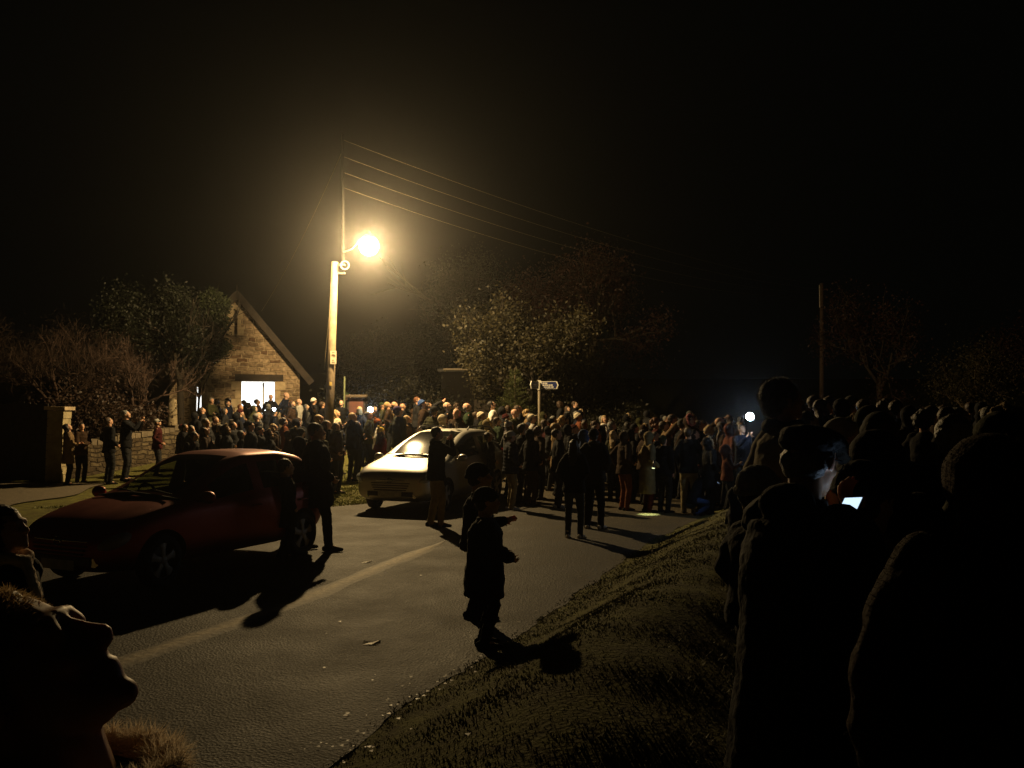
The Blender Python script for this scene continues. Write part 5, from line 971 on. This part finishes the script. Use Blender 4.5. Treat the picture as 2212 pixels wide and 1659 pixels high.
MID = [
 (1030, 888, 26.0, 1.6, 'short', -80, 'dim man in the gap right of the pale-crowned man in green', J(jacket='black')),
 (1042, 888, 24.0, 1.62, 'beanie', -95, 'person in cream hat above the rear of the silver car', J(jacket='olive', hat='cream')),
 (1055, 901, 21.9, 1.6, 'furhood', -85, 'person in mottled gold hood behind the rear of the silver car', J(jacket='khaki', fur='gold')),
 (1064, 865, 25.4, 1.84, 'short', -92, 'dark-haired man in white top with head thrown back, left of the spruce', J(jacket='white', hair='darkhair', skin='skin3')),
 (1075, 899, 23.0, 1.6, 'pack', -70, 'person in green with a backpack behind the silver car', J(jacket='green', bag='olive')),
 (1086, 877, 24.6, 1.76, 'hood', -85, 'dark-hooded person with lit nose in front of the spruce', J(jacket='charcoal')),
 (1098, 874, 26.6, 1.76, 'bob', -60, 'dim bobbed head in front of the spruce', J(jacket='charcoal', hair='brownhair')),
 (1100, 904, 20.6, 1.66, 'bobble', -60, 'woman in grey bobble hat right of the silver car', J(jacket='grey', hat='lightgrey', hair='brownhair')),
 (1103, 929, 17.9, 1.62, 'beanie2', -75, 'lad in pale beanie and dark padded coat beside the silver car tailgate', J(jacket='navy', trousers='khaki', hat='lightgrey', shoe='shoew')),
 (1111, 883, 23.6, 1.76, 'bald', -115, 'bald man with bright face just left of the signpost', J(jacket='olive', skin='skin3')),
 (1121, 874, 25.4, 1.78, 'short', -88, 'brown-haired man behind the bald man left of the signpost', J(jacket='charcoal', hair='brownhair')),
 (1129, 914, 19.0, 1.76, 'short', -40, 'tall man in black coat seen from behind right of the pale beanie lad', J(jacket='black', trousers='brown')),
 (1139, 882, 24.6, 1.72, 'curly', -90, 'curly fair-haired youth left of the signpost', J(jacket='tan', hair='blond')),
 (1150, 893, 22.8, 1.66, 'peak', -90, 'person in pale peaked cap directly left of the signpost', J(jacket='lightgrey', hat='cream')),
 (1163, 918, 19.8, 1.58, 'curly', -60, 'curly-haired person in brown at the front of the middle crowd', J(jacket='brown', hair='brownhair')),
 (1146, 925, 18.6, 1.62, 'hood', -50, 'figure in black hood and trousers left of the curly-haired person', J(jacket='black', trousers='brown')),
 (1178, 905, 22.2, 1.6, 'long', -80, 'woman in maroon right of the signpost foot', J(jacket='maroon', hair='brownhair')),
 (1191, 902, 22.4, 1.64, 'hood', -70, 'dark hooded figure right of the signpost', J(jacket='black')),
 (1203, 912, 20.6, 1.58, 'long2', -85, 'fair woman with hair tied, front edge of the crowd right of the signpost', J(jacket='tan', hair='blond', trousers='black')),
 (1214, 896, 22.0, 1.7, 'curly', -30, 'blond curly head seen from behind right of the signpost', J(jacket='black', hair='blond', trousers='black')),
 (1205, 925, 18.3, 1.6, 'short', -80, 'man in black striding at the edge of the lit road', J(jacket='black', trousers='charcoal', shoe='shoew')),
 (1210, 865, 28.4, 1.78, 'bob', -95, 'woman with pale profile, left of the raised trio right of the signpost', J(jacket='charcoal', hair='brownhair', skin='skin3')),
 (1226, 876, 28.0, 1.62, 'long', -120, 'small face in the middle of the raised trio right of the signpost', J(jacket='black', skin='skin3')),
 (1241, 865, 28.6, 1.8, 'short2', -100, 'man on the right of the raised trio right of the signpost', J(jacket='black', skin='skin3')),
 (1251, 890, 24.0, 1.66, 'beanie', -85, 'person in pale hat right behind the yellow-coated child', J(jacket='rust', hat='cream')),
 (1228, 915, 20.4, 1.6, 'hood', -80, 'black hooded figure left of the yellow-coated child', J(jacket='black')),
 (1286, 907, 22.0, 1.6, 'curly', -110, 'orange-lit curly-haired person right of the yellow-coated child', J(jacket='orange', hair='brownhair')),
 (1306, 896, 22.6, 1.72, 'long', 200, 'pale-faced woman in scarf facing the camera right of the yellow-coated child', J(jacket='black', hair='blond', scarf='white')),
 (1326, 928, 19.6, 1.55, 'long', -30, 'fair-haired girl alone behind the hooded woman', J(jacket='olive', hair='blond')),
 (1322, 905, 23.0, 1.64, 'short', -70, 'dim man left of the far parked car', J(jacket='black')),
 (1373, 914, 21.5, 1.62, 'beanie', -80, 'dim beanie-wearer between the two tall hooded figures', J(jacket='charcoal', hat='charcoal')),
 (1363, 925, 19.4, 1.5, 'hood', -70, 'dark figure just behind the hooded woman with red trousers', J(jacket='black')),
 (1390, 926, 18.9, 1.5, 'bob', -80, 'brown-haired person behind the man in the long pale coat', J(jacket='brown', hair='brownhair')),
 (1416, 900, 20.8, 1.74, 'curly', -95, 'red-lit curly head above the man in the long pale coat', J(jacket='maroon', hair='ginger')),
 (1437, 897, 20.2, 1.72, 'point', -85, 'person in pale brown sleeve reaching up to the left of the furry pink hat', J(jacket='tan')),
 (1454, 893, 21.0, 1.76, 'phone', -85, 'person raising both hands to the sky left of the furry pink hat', J(jacket='rust')),
 (1434, 938, 17.4, 1.5, 'beanie', -45, 'figure in dark round beanie in front of the reaching arms', J(jacket='black', hat='olive', trousers='charcoal')),
 (1473, 903, 19.8, 1.7, 'beanie2', -70, 'person in plain grey beanie left of the furry pink hat', J(jacket='charcoal', hat='grey')),
 (1490, 891, 19.6, 1.78, 'furhood', -150, 'person in furry pink hood facing the camera', J(jacket='brown', fur='pink')),
 (1487, 921, 17.3, 1.66, 'short', -20, 'man seen from behind in black coat and pale trousers left of the crouching photographer', J(jacket='black', trousers='khaki')),
 (1500, 926, 18.4, 1.5, 'bob', -120, 'person with pink-lit cheek right of the man in pale trousers', J(jacket='maroon', hair='darkhair', skin='skin3')),
 (1512, 906, 19.6, 1.64, 'short', -90, 'dark-haired man behind the crouching photographer', J(jacket='black')),
 (1523, 895, 20.2, 1.74, 'point', -95, 'figure pointing one raised hand at the sky above the crouching photographer', J(jacket='brown')),
 (1533, 916, 18.6, 1.6, 'curly', -60, 'sandy-haired person beside the pointing figure', J(jacket='brown', hair='blond')),
 (1531, 939, 16.9, 1.5, 'furhood', -70, 'person in fur-edged hood just behind the crouching photographer', J(jacket='black', fur='fur')),
 (1553, 901, 19.0, 1.7, 'bald', -85, 'bald man with pink-lit head left of the blue-white torch', J(jacket='charcoal', skin='skin3')),
 (1562, 909, 18.4, 1.64, 'long', -100, 'woman right of the pink-headed bald man', J(jacket='brown', hair='brownhair')),
 (1577, 913, 17.6, 1.62, 'hood', -80, 'red-brown hooded figure left of the blue-white torch', J(jacket='rust')),
 (1589, 914, 18.8, 1.62, 'short', -90, 'dim man just left of the blue-white torch', J(jacket='black')),
 (1603, 915, 16.4, 1.66, 'phone', -170, 'person in dark blue coat holding up the blue-white torch', J(jacket='navy')),
 (1570, 958, 14.8, 1.2, 'kidhood', -95, 'orange-brown clad child low at the edge of the bank', J(jacket='rust')),
]
RIGHT = [
 (1762, 851, 12.5, 1.78, 'short2', -95, 'distant face catching light just right of the tall head', J(jacket='maroon')),
 (1778, 860, 12.0, 1.72, 'long', -80, 'woman in distant row, second along from the tall head', J(jacket='black', hair='brownhair')),
 (1800, 853, 13.0, 1.78, 'short', -90, 'distant upturned face above the flat cap', J(jacket='black')),
 (1822, 858, 12.4, 1.74, 'hood', -90, 'distant hooded figure above the flat cap brim', J(jacket='charcoal')),
 (1846, 853, 13.4, 1.78, 'beanie', -95, 'distant person in a beanie left of the domed grey hat', J(jacket='brown', hat='grey')),
 (1868, 860, 12.6, 1.74, 'bob', -85, 'distant bobbed head above the domed grey hat', J(jacket='black')),
 (1915, 858, 13.0, 1.76, 'curly', -90, 'distant curly head right of the domed grey hat', J(jacket='brown', hair='brownhair')),
 (1944, 862, 12.2, 1.74, 'short', -90, 'distant man looking up, right of the domed grey hat', J(jacket='charcoal', skin='skin3')),
 (1968, 874, 11.0, 1.7, 'hood', -80, 'hooded figure in the gap right of the domed grey hat', J(jacket='black')),
 (1995, 880, 9.6, 1.7, 'curly', -60, 'person with rim-lit curls left of the huge dark hood', J(jacket='black', hair='darkhair')),
 (2020, 873, 10.4, 1.74, 'short', -85, 'dim man behind the rim-lit curls at the right', J(jacket='brown')),
 (2052, 876, 9.0, 1.72, 'long', -75, 'dim woman farther back at the right', J(jacket='black')),
 (1736, 868, 10.6, 1.70, 'long2', -90, 'red-lit woman right beside the tall head', J(jacket='maroon', hair='ginger')),
 (1750, 885, 9.0, 1.66, 'short', -80, 'dark man above the crown of the flat cap', J(jacket='black')),
 (1832, 897, 4.9, 1.66, 'beanie', -90, 'pale-hatted head glowing over the flat cap brim', J(jacket='black', hat='lightgrey', skin='skin3')),
 (1886, 872, 6.2, 1.74, 'beanie', -60, 'round hat peeping over the domed grey hat', J(jacket='black', hat='olive')),
 (1897, 884, 4.6, 1.70, 'beanie2', -35, 'person in domed grey knitted hat at the right', J(jacket='black', hat='grey')),
 (2072, 889, 4.3, 1.68, 'short', -55, 'grey-haired man with rim-lit head left of the tan furry hat', J(jacket='black', hair='greyhair')),
 (2172, 862, 4.0, 1.76, 'furhood', -60, 'person in tan furry hood behind the huge dark hood', J(jacket='olive', fur='fur')),
]
crowd(LEFT); crowd(MID); crowd(RIGHT)
rs = np.random.RandomState(77)
LAB1, LAB2 = 'dim figure in dark winter clothes packed into the left crowd below the doorway', 'dim figure in dark winter clothes packed into the right-hand crowd on the road'
LAB3 = 'dim distant figure in the darkness behind the right foreground group'
keys = ['short', 'hood', 'beanie', 'long', 'bob', 'short2', 'beanie2', 'furhood', 'long2', 'pack']; cols = ['black', 'charcoal', 'navy', 'brown', 'olive', 'black']
for k in range(95):
    sd_ = 0 if k < 34 else (1 if k < 76 else 2)
    for t in range(60):
        if sd_ == 0: y = rs.uniform(20.5, 29.5); u = rs.uniform(380, 900)
        elif sd_ == 1: y = rs.uniform(19.5, 27); u = rs.uniform(1040, 1620)
        else: y = rs.uniform(9.5, 17); u = rs.uniform(1700, 2180)
        x = (u - 1106) / 1880 * y
        if sd_ == 0 and (-4.3 < x < 1.2 and y < 22.3): continue
        if sd_ == 0 and u < 700 and y < 21.8 and k > 18: continue
        if sd_ == 0 and k <= 18:
            y = rs.uniform(18.9, 21.8); u = rs.uniform(400, 735); x = (u - 1106) / 1880 * y
        if all((q[0] - x) ** 2 + (q[1] - y) ** 2 > .46 ** 2 for q in PLACED): break
    else: continue
    hh = rs.uniform(1.42, 1.74) if sd_ < 2 else rs.uniform(1.6, 1.74); kk = keys[rs.randint(len(keys))]; pr = PROTO[kk]
    if 'top' not in pr: pr['top'] = max(max(v_.co.z for v_ in me.vertices) for me in pr['parts'].values())
    PLACED.append((x, y)); put(pr, (x, y, g(x, y) - .01), R(rs.uniform(-120, -45)), (LAB1, LAB2, LAB3)[sd_], jacket=cols[rs.randint(6)], hat=['charcoal', 'grey', 'maroon'][rs.randint(3)], hair=['darkhair', 'brownhair', 'greyhair'][rs.randint(3)], scale=hh / pr['top'], group=('figures filling the left crowd', 'figures filling the right crowd', 'figures in the far dark at the right')[sd_])

# ---- the people who can be told apart, each built for its own pose
def hero(u, v, y, label, colours, heading, H=1.72, by='top', **kw):
    pr = make_person('h', H=H, **kw); top = max(max(v_.co.z for v_ in me.vertices) for me in pr['parts'].values()); q = P(u, v, y)
    if by == 'head':
        a = R(heading); hx = pr['head']; z0 = g(q.x, y); sc = (q.z - z0) / hx.z; off = Matrix.Rotation(a, 3, 'Z') @ Vector((hx.x, hx.y, 0)) * sc; x, yy = q.x - off.x, y - off.y
    else:
        z0 = g(q.x, y); sc = (q.z - z0) / top; hx = pr['head']; off = Matrix.Rotation(R(heading), 3, 'Z') @ Vector((hx.x, hx.y, 0)) * sc; x, yy = q.x - off.x, y - off.y
    print('HERO', label[:40], 'height', round(sc * top, 2), 'scale', round(sc, 2)); PLACED.append((x, yy)); e = put(pr, (x, yy, g(x, yy) - .005), R(heading), label, scale=sc, group=None, **colours); e['pr'] = 0; del e['pr']
    A = Matrix.Rotation(R(heading), 3, 'Z'); hands = [(Vector((x, yy, g(x, yy))) + A @ (w_ * sc), A @ d_) for w_, d_ in pr['hand']]; return e, hands, pr
poc = (.02, .12, -.40)
hero(683, 912, 12.6, 'tall man in black standing with feet apart at the back of the red hatchback', J(jacket='black', trousers='black', hair='darkhair'), -75, H=1.8, vox=.012, pose=P_(look=6, armL=poc, armR=(.03, .16, -.42), stance=.13, step=.16, lean=-3, sw=1.15), hair='short', bulk=1.36, coat='coat')
hero(618, 989, 12.0, 'boy with rim-lit head leaning on the door of the red hatchback', J(jacket='black', trousers='black', hair='brownhair'), -60, H=1.4, kid=True, vox=.012, pose=P_(look=6, armL=(.04, .1, -.4), armR=(.04, .1, -.4), stance=.1, sw=1.1), hair='short', bulk=1.35, coat='coat')
hero(650, 942, 13.8, 'youth with hood up between the tall man and the red hatchback', J(jacket='black', trousers='black'), -50, H=1.6, vox=.013, pose=P_(look=12, armL=poc, armR=poc), hat='hood')
e_man, hd_, _ = hero(945, 921, 15.3, 'man in dark jacket and pale trousers standing in front of the silver car', J(jacket='black', trousers='khaki', hair='darkhair'), -72, H=1.74, vox=.011, pose=P_(look=8, armL=(-.06, .22, .06), armR=(-.10, .24, .06), elbow={1: (.9, 0, -1), -1: (.9, 0, -1)}, stance=.09, step=.07), hair='short', bulk=1.1, coat='jacket', hoodstyle='down')
hero(1036, 997, 8.5, 'taller boy in hat standing just behind the shorter child on the road', J(jacket='black', trousers='black', hair='darkhair', hat='charcoal'), -85, H=1.5, kid=True, vox=.009, pose=P_(look=8, armL=(-.04, .20, -.24), armR=(-.0, .26, -.20), elbow={1: (.4, -.3, -1), -1: (.4, -.3, -1)}, hand={1: (0, 1, .25)}, curl={1: .15, -1: .5}, stance=.06, step=.05), hat='beanie', hair='short', bulk=1.2)
e_kid, hk_, _ = hero(1052, 1049, 7.5, 'shorter child in dark hat and coat standing alone on the road, hands held out', J(jacket='black', trousers='black', hair='darkhair', hat='charcoal'), -82, H=1.36, kid=True, vox=.0085, pose=P_(look=4, sw=1.15, armL=(-.02, .22, -.30), armR=(.0, .24, -.32), elbow={1: (.4, -.3, -1), -1: (.4, -.3, -1)}, curl={1: .7, -1: .6}, stance=.08, lean=1), hat='beanie', hair='short', bulk=1.34, coat='coat')
hero(1240, 948, 13.9, 'woman with dark wavy hair and fur-trimmed coat seen from behind on the road', J(jacket='black', trousers='jeans', hair='darkhair', shoe='shoew', fur='grey'), -14, H=1.58, vox=.011, pose=P_(look=10, armL=poc, armR=(-.02, .1, -.38), stance=.11, slim=1, sw=.95), hair='long', bulk=1.08, hoodstyle='furcollar')
hero(1283, 924, 15.0, 'man in dark coat with pale piping standing close behind the wavy-haired woman', J(jacket='charcoal', trousers='black', hair='darkhair', shoe='shoew', hat='navy'), -20, H=1.72, vox=.011, pose=P_(look=14, armL=(.12, .05, -.46), armR=poc, stance=.12), hat='beanie', hair='short', bulk=1.14, hoodstyle='scarf')
hero(1264, 927, 15.6, 'person in dark blue hood between the wavy-haired woman and her companion', J(jacket='blue', trousers='black'), -60, H=1.66, vox=.013, pose=P_(look=16, armL=poc, armR=poc), hat='hood')
hero(1350, 931, 17.8, 'hooded woman in brown cape-like coat and red trousers', J(jacket='brown', trousers='rust'), -65, H=1.6, vox=.012, pose=P_(look=10, armL=(.12, -.02, -.42), armR=(.0, .12, -.36)), hat='hood', coat='jacket', bulk=1.1)
e_ct, hc2_, _ = hero(1404, 931, 17.5, 'hooded man in long pale olive coat above the bright patch on the road', J(jacket='khaki', trousers='maroon'), -75, H=1.64, vox=.012, pose=P_(look=2, armL=(.04, .03, -.48), armR=(.03, .14, -.4), lean=4), hat='hood', coat='long', bulk=1.08)
CR = P_(look=6, hipz=.36, lean=26, foot={-1: (-.12, .16, .08), 1: (.13, .05, .08)}, knee={-1: (-.15, 1, .9), 1: (.15, 1, .9)}, armL=(-.10, .30, -.04), armR=(-.12, .30, .0), elbow={1: (.7, 0, -1), -1: (.7, 0, -1)})
e_cr, hc_, _ = hero(1519, 1008, 17.0, 'crouching photographer in bright blue jeans lit by a small screen', J(jacket='navy', trousers='blue', hair='darkhair', hat='grey'), -80, H=1.12, vox=.012, pose=CR, hat='beanie', hair='short')
hero(1592, 1050, 9.6, 'small child in dark clothes sitting on top of the grass bank', J(jacket='black', trousers='charcoal', hat='olive'), -60, H=.95, kid=True, vox=.012, pose=P_(look=15, hipz=.10, foot={-1: (-.12, .42, .06), 1: (.12, .45, .06)}, knee={-1: (-.1, .3, 1), 1: (.1, .3, 1)}, armL=(.02, .2, -.26), armR=(.02, .2, -.26)), hat='hood')
hero(1641, 1002, 4.3, 'child in ribbed pale knitted hat tucked behind the man in the flat cap', J(jacket='black', trousers='black', hat='lightgrey', hair='darkhair'), -60, H=1.4, kid=True, vox=.010, fine=True, pose=P_(look=8, armL=(.04, .08, -.4), armR=(.04, .08, -.4)), hat='ribbed', hair='short', bulk=1.1)
e_tl, _, _ = hero(1690, 816, 4.7, 'tall person with thick rim-lit hair and tan coat behind the flat cap', J(jacket='khaki', trousers='black', hair='greyhair', skin='skin'), -78, H=1.84, vox=.010, fine=True, pose=P_(look=12, armL=(.04, .02, -.5), armR=(.03, .1, -.44)), hair='short', hoodstyle='scarf')
e_fc, hf_, _ = hero(1752, 915, 2.72, 'man in flat cap and dark coat looking down at a glowing phone', J(jacket='charcoal', trousers='black', hat='grey', hair='greyhair', skin='skin'), -52, H=1.68, vox=.0075, fine=True, pose=P_(look=-12, armL=(-.10, .27, .02), armR=(-.14, .26, .02), elbow={1: (.6, -.1, -1), -1: (.6, -.1, -1)}, lean=5, stance=.12), hat='cap', hair='short', coat='coat', bulk=1.14, hoodstyle='down', glasses=True)
hero(1903, 924, 3.35, 'dark hooded figure with lit cheek between the flat-cap man and the huge hood', J(jacket='charcoal', trousers='black', skin='skin3'), -30, H=1.62, vox=.010, fine=True, pose=P_(look=8, yaw=-25, armL=poc, armR=poc), hat='hood', bulk=1.2)
e_kc, _, _ = hero(1866, 990, 3.15, 'child in dark hat and fluffy collar nestled right of the glowing phone', J(jacket='black', trousers='black', hat='charcoal', hair='darkhair', fur='fur'), -60, H=1.4, kid=True, vox=.008, fine=True, pose=P_(look=-6, armL=(.04, .1, -.4), armR=(.04, .1, -.4)), hat='beanie', hair='short', hoodstyle='furcollar', bulk=1.12)
e_bg, _, _ = hero(2128, 930, 2.05, 'large figure in huge dark hood with back to the camera at the right edge', J(jacket='brown', trousers='black', fur='charcoal'), -12, H=1.7, vox=.009, fine=True, pose=P_(look=8, armL=(.10, .02, -.48), armR=(.08, .02, -.48)), hat='hood', bulk=1.24, coat='coat')
hero(12, 1086, 3.7, 'woman with patterned pale scarf and dark coat at the left edge', J(jacket='black', trousers='black', hair='darkhair', scarf='palefur', hat='black'), -95, H=1.63, vox=.008, fine=True, pose=P_(look=16, armL=(.04, .04, -.48), armR=(.0, .2, -.34)), hair='bob', hoodstyle='scarf')
e_fw, _, _ = hero(36, 1458, .87, 'woman with head tilted back gazing up at the sky, bottom left corner', J(jacket='black', trousers='black', hair='blond', fur='palefur', skin='skin2'), -84, H=1.56, by='head', vox=.0045, fine=True, pose=P_(look=44, armL=(.04, .04, -.48), armR=(.04, .04, -.48)), hair='short', hoodstyle='furcollar', bulk=.95)
HST = leafmat('hair_strands', (.3, .2, .09), (.6, .44, .24), trans=.6); HSF = leafmat('fur_strands', (.6, .48, .34), (.9, .78, .6), trans=.65)
def part(e, nm): return [c for c in e.children if c.name.split('.')[0] == nm][0]
strands(part(e_fw, 'fur_collar'), 11000, .020, HSF, 1); strands(part(e_fw, 'hair'), 24000, .007, HST, 2, .3); strands(part(e_tl, 'hair'), 7000, .022, fab('greyhair'), 3, .2); strands(part(e_kc, 'fur_collar'), 5000, .025, fab('fur'), 4)
strands(part(e_bg, 'jacket'), 40000, .010, fab('brown'), 6, .2); strands(part(e_fc, 'flat_cap'), 5000, .004, fab('grey'), 7)
# yellow-coated child carried on somebody's shoulders
x, y, h = solve(1247, 936, 21.8, 1.7); pr = PROTO['short']; ad = put(pr, (x, y, g(x, y) - .01), R(-80), 'dim man carrying the yellow-coated child on his shoulders', scale=h / max(max(v_.co.z for v_ in me.vertices) for me in pr['parts'].values()), jacket='brown'); PLACED.append((x, y))
put(PROTO['kidsit'], (x - .02, y + .02, g(x, y) + h * .60), R(-85), 'child in bright yellow hooded coat riding on shoulders above the crowd', jacket='yellow', trousers='olive', scale=1.0)

# ---- lit phones and torches
SCRN = emis('phone_screen', (.60, .80, 1.0), 1.3); PH = mat('phone_case', (.02, .02, .03), .3); TOR = emis('torch_lens', (.72, .86, 1.0), 60)
def hand_phone(pos, nrm, label, w_=.068, h_=.135, roll=0, light=0, col=(.45, .65, 1.0)):
    e = empty('phone', pos, 0, label, 'phone'); n = Vector(nrm).normalized(); q = n.to_track_quat('Z', 'Y') @ Quaternion((0, 0, 1), roll); e.rotation_mode = 'QUATERNION'; e.rotation_quaternion = q
    obj('case', MB().box((0, 0, -.005), (w_, h_, .009)), PH, e); obj('screen', MB().box((0, 0, .0005), (w_ * .9, h_ * .88, .001)), SCRN, e)
    if light:
        l = bpy.data.lights.new('screen_light', 'AREA'); l.energy = light; l.color = col; l.size = .06; l.spread = R(50); o = bpy.data.objects.new('screen_light', l); COL.objects.link(o); o.parent = e; o.location = (0, 0, .01); o.rotation_euler = (math.pi, 0, 0)
    return e
print('WRISTS', [((h[0].x / h[0].y) * 1880 + 1106, 890 - (h[0].z - 2) / h[0].y * 1880, h[0].y) for h in hf_]); q = (hf_[0][0] + hf_[1][0]) / 2 + hf_[0][1] * .06 + hf_[1][1] * .06 + Vector((0, 0, .04)); q = P(1835, 1094, 2.70); hp_ = P(1770, 1010, 2.7)
hand_phone(q, (Vector((-.38, -.30, .86))), 'glowing phone screen held by the man in the flat cap', w_=.06, h_=.11, roll=R(12), light=.012)
q = (hc_[0][0] + hc_[1][0]) / 2 + (hc_[0][1] + hc_[1][1]) * .06; print('CP', (q.x / q.y) * 1880 + 1106, 890 - (q.z - 2) / q.y * 1880, q.y); q = P(1549, 1040, 16.85); hand_phone(q, Vector((-.7, .15, -.7)), 'small blue-lit screen held by the crouching photographer', light=3.2, col=(.15, .35, 1.0))
def torch(u, v, y, label, lens=.05, power=6, aim=None, col=(.72, .86, 1.0)):
    p = P(u, v, y); a = ((Vector((0, 0, CAMZ)) - p) if aim is None else Vector(aim)).normalized(); e = empty('torch', p, 0, label, 'torch'); e.rotation_mode = 'QUATERNION'; e.rotation_quaternion = a.to_track_quat('Z', 'Y')
    obj('barrel', MB().tube([(0, 0, -.16), (0, 0, -.06), (0, 0, -.02), (0, 0, -.004)], [.018, .018, lens * .9, lens], 20, round_=False), PH, e, smooth=True); obj('lens', MB().ell((0, 0, 0), (lens * .94, lens * .94, .012)), TOR if aim is None else emis('dim_lens', col, 2), e, smooth=True)
    return e
print('CT', (hc2_[1][0].x / hc2_[1][0].y) * 1880 + 1106, 890 - (hc2_[1][0].z - 2) / hc2_[1][0].y * 1880, hc2_[1][0].y)
t1 = torch(1620, 900, 16.0, 'dazzling blue-white torch pointed at the camera right of the crowd', .08)  # these lenses are oversized, imitating bloom around small phone lights
t2 = torch(800, 885, 24.4, 'dazzling white torch between the notice board and the silver car', .085)
t3 = torch(592, 884, 25.5, 'small white light held up below the doorway', .05)
for t_, w_ in ((t1, 14), (t2, 14), (t3, 6)):
    o = point('torch_light', (0, 0, .14), w_, (.62, .8, 1.0), .04, t_)
t4p = hc2_[1][0] + Vector((-.12, -.24, -.03)); t4 = torch((t4p.x / t4p.y) * 1880 + 1106, 890 - (t4p.z - 2) / t4p.y * 1880, t4p.y, 'torch in shadow shining down at the road beside the man in the long coat', .03, aim=(-.12, -.06, -1), col=(.9, 1, .5))
sl_ = bpy.data.lights.new('torch_beam', 'SPOT'); sl_.energy = 260; sl_.color = (.85, 1.0, .45); sl_.spot_size = R(32); sl_.spot_blend = .8; sl_.shadow_soft_size = .02; so = bpy.data.objects.new('torch_beam', sl_); COL.objects.link(so); so.parent = t4; so.location = (0, 0, .03); so.rotation_euler = (math.pi, 0, 0)

# ================================================================== HAZE
def haze():
    x0, x1, y0, y1, z0, z1 = -34, 40, -5, 62, -1.2, 16
    mb = MB().box(((x0 + x1) / 2, (y0 + y1) / 2, (z0 + z1) / 2), (x1 - x0, y1 - y0, z1 - z0))
    m = bpy.data.materials.new('haze'); m.use_nodes = True; N = m.node_tree.nodes; N.remove(N['Principled BSDF'])
    v = N.new('ShaderNodeVolumePrincipled'); v.inputs['Color'].default_value = (.95, .95, .93, 1); v.inputs['Density'].default_value = HAZE_D; v.inputs['Anisotropy'].default_value = .935
    m.node_tree.links.new(v.outputs[0], N['Material Output'].inputs['Volume']); m.cycles.volume_sampling = 'EQUIANGULAR'; tag(obj('haze', mb, m), 'thin night mist glowing round the street lamp', 'mist', kind='stuff')
haze()
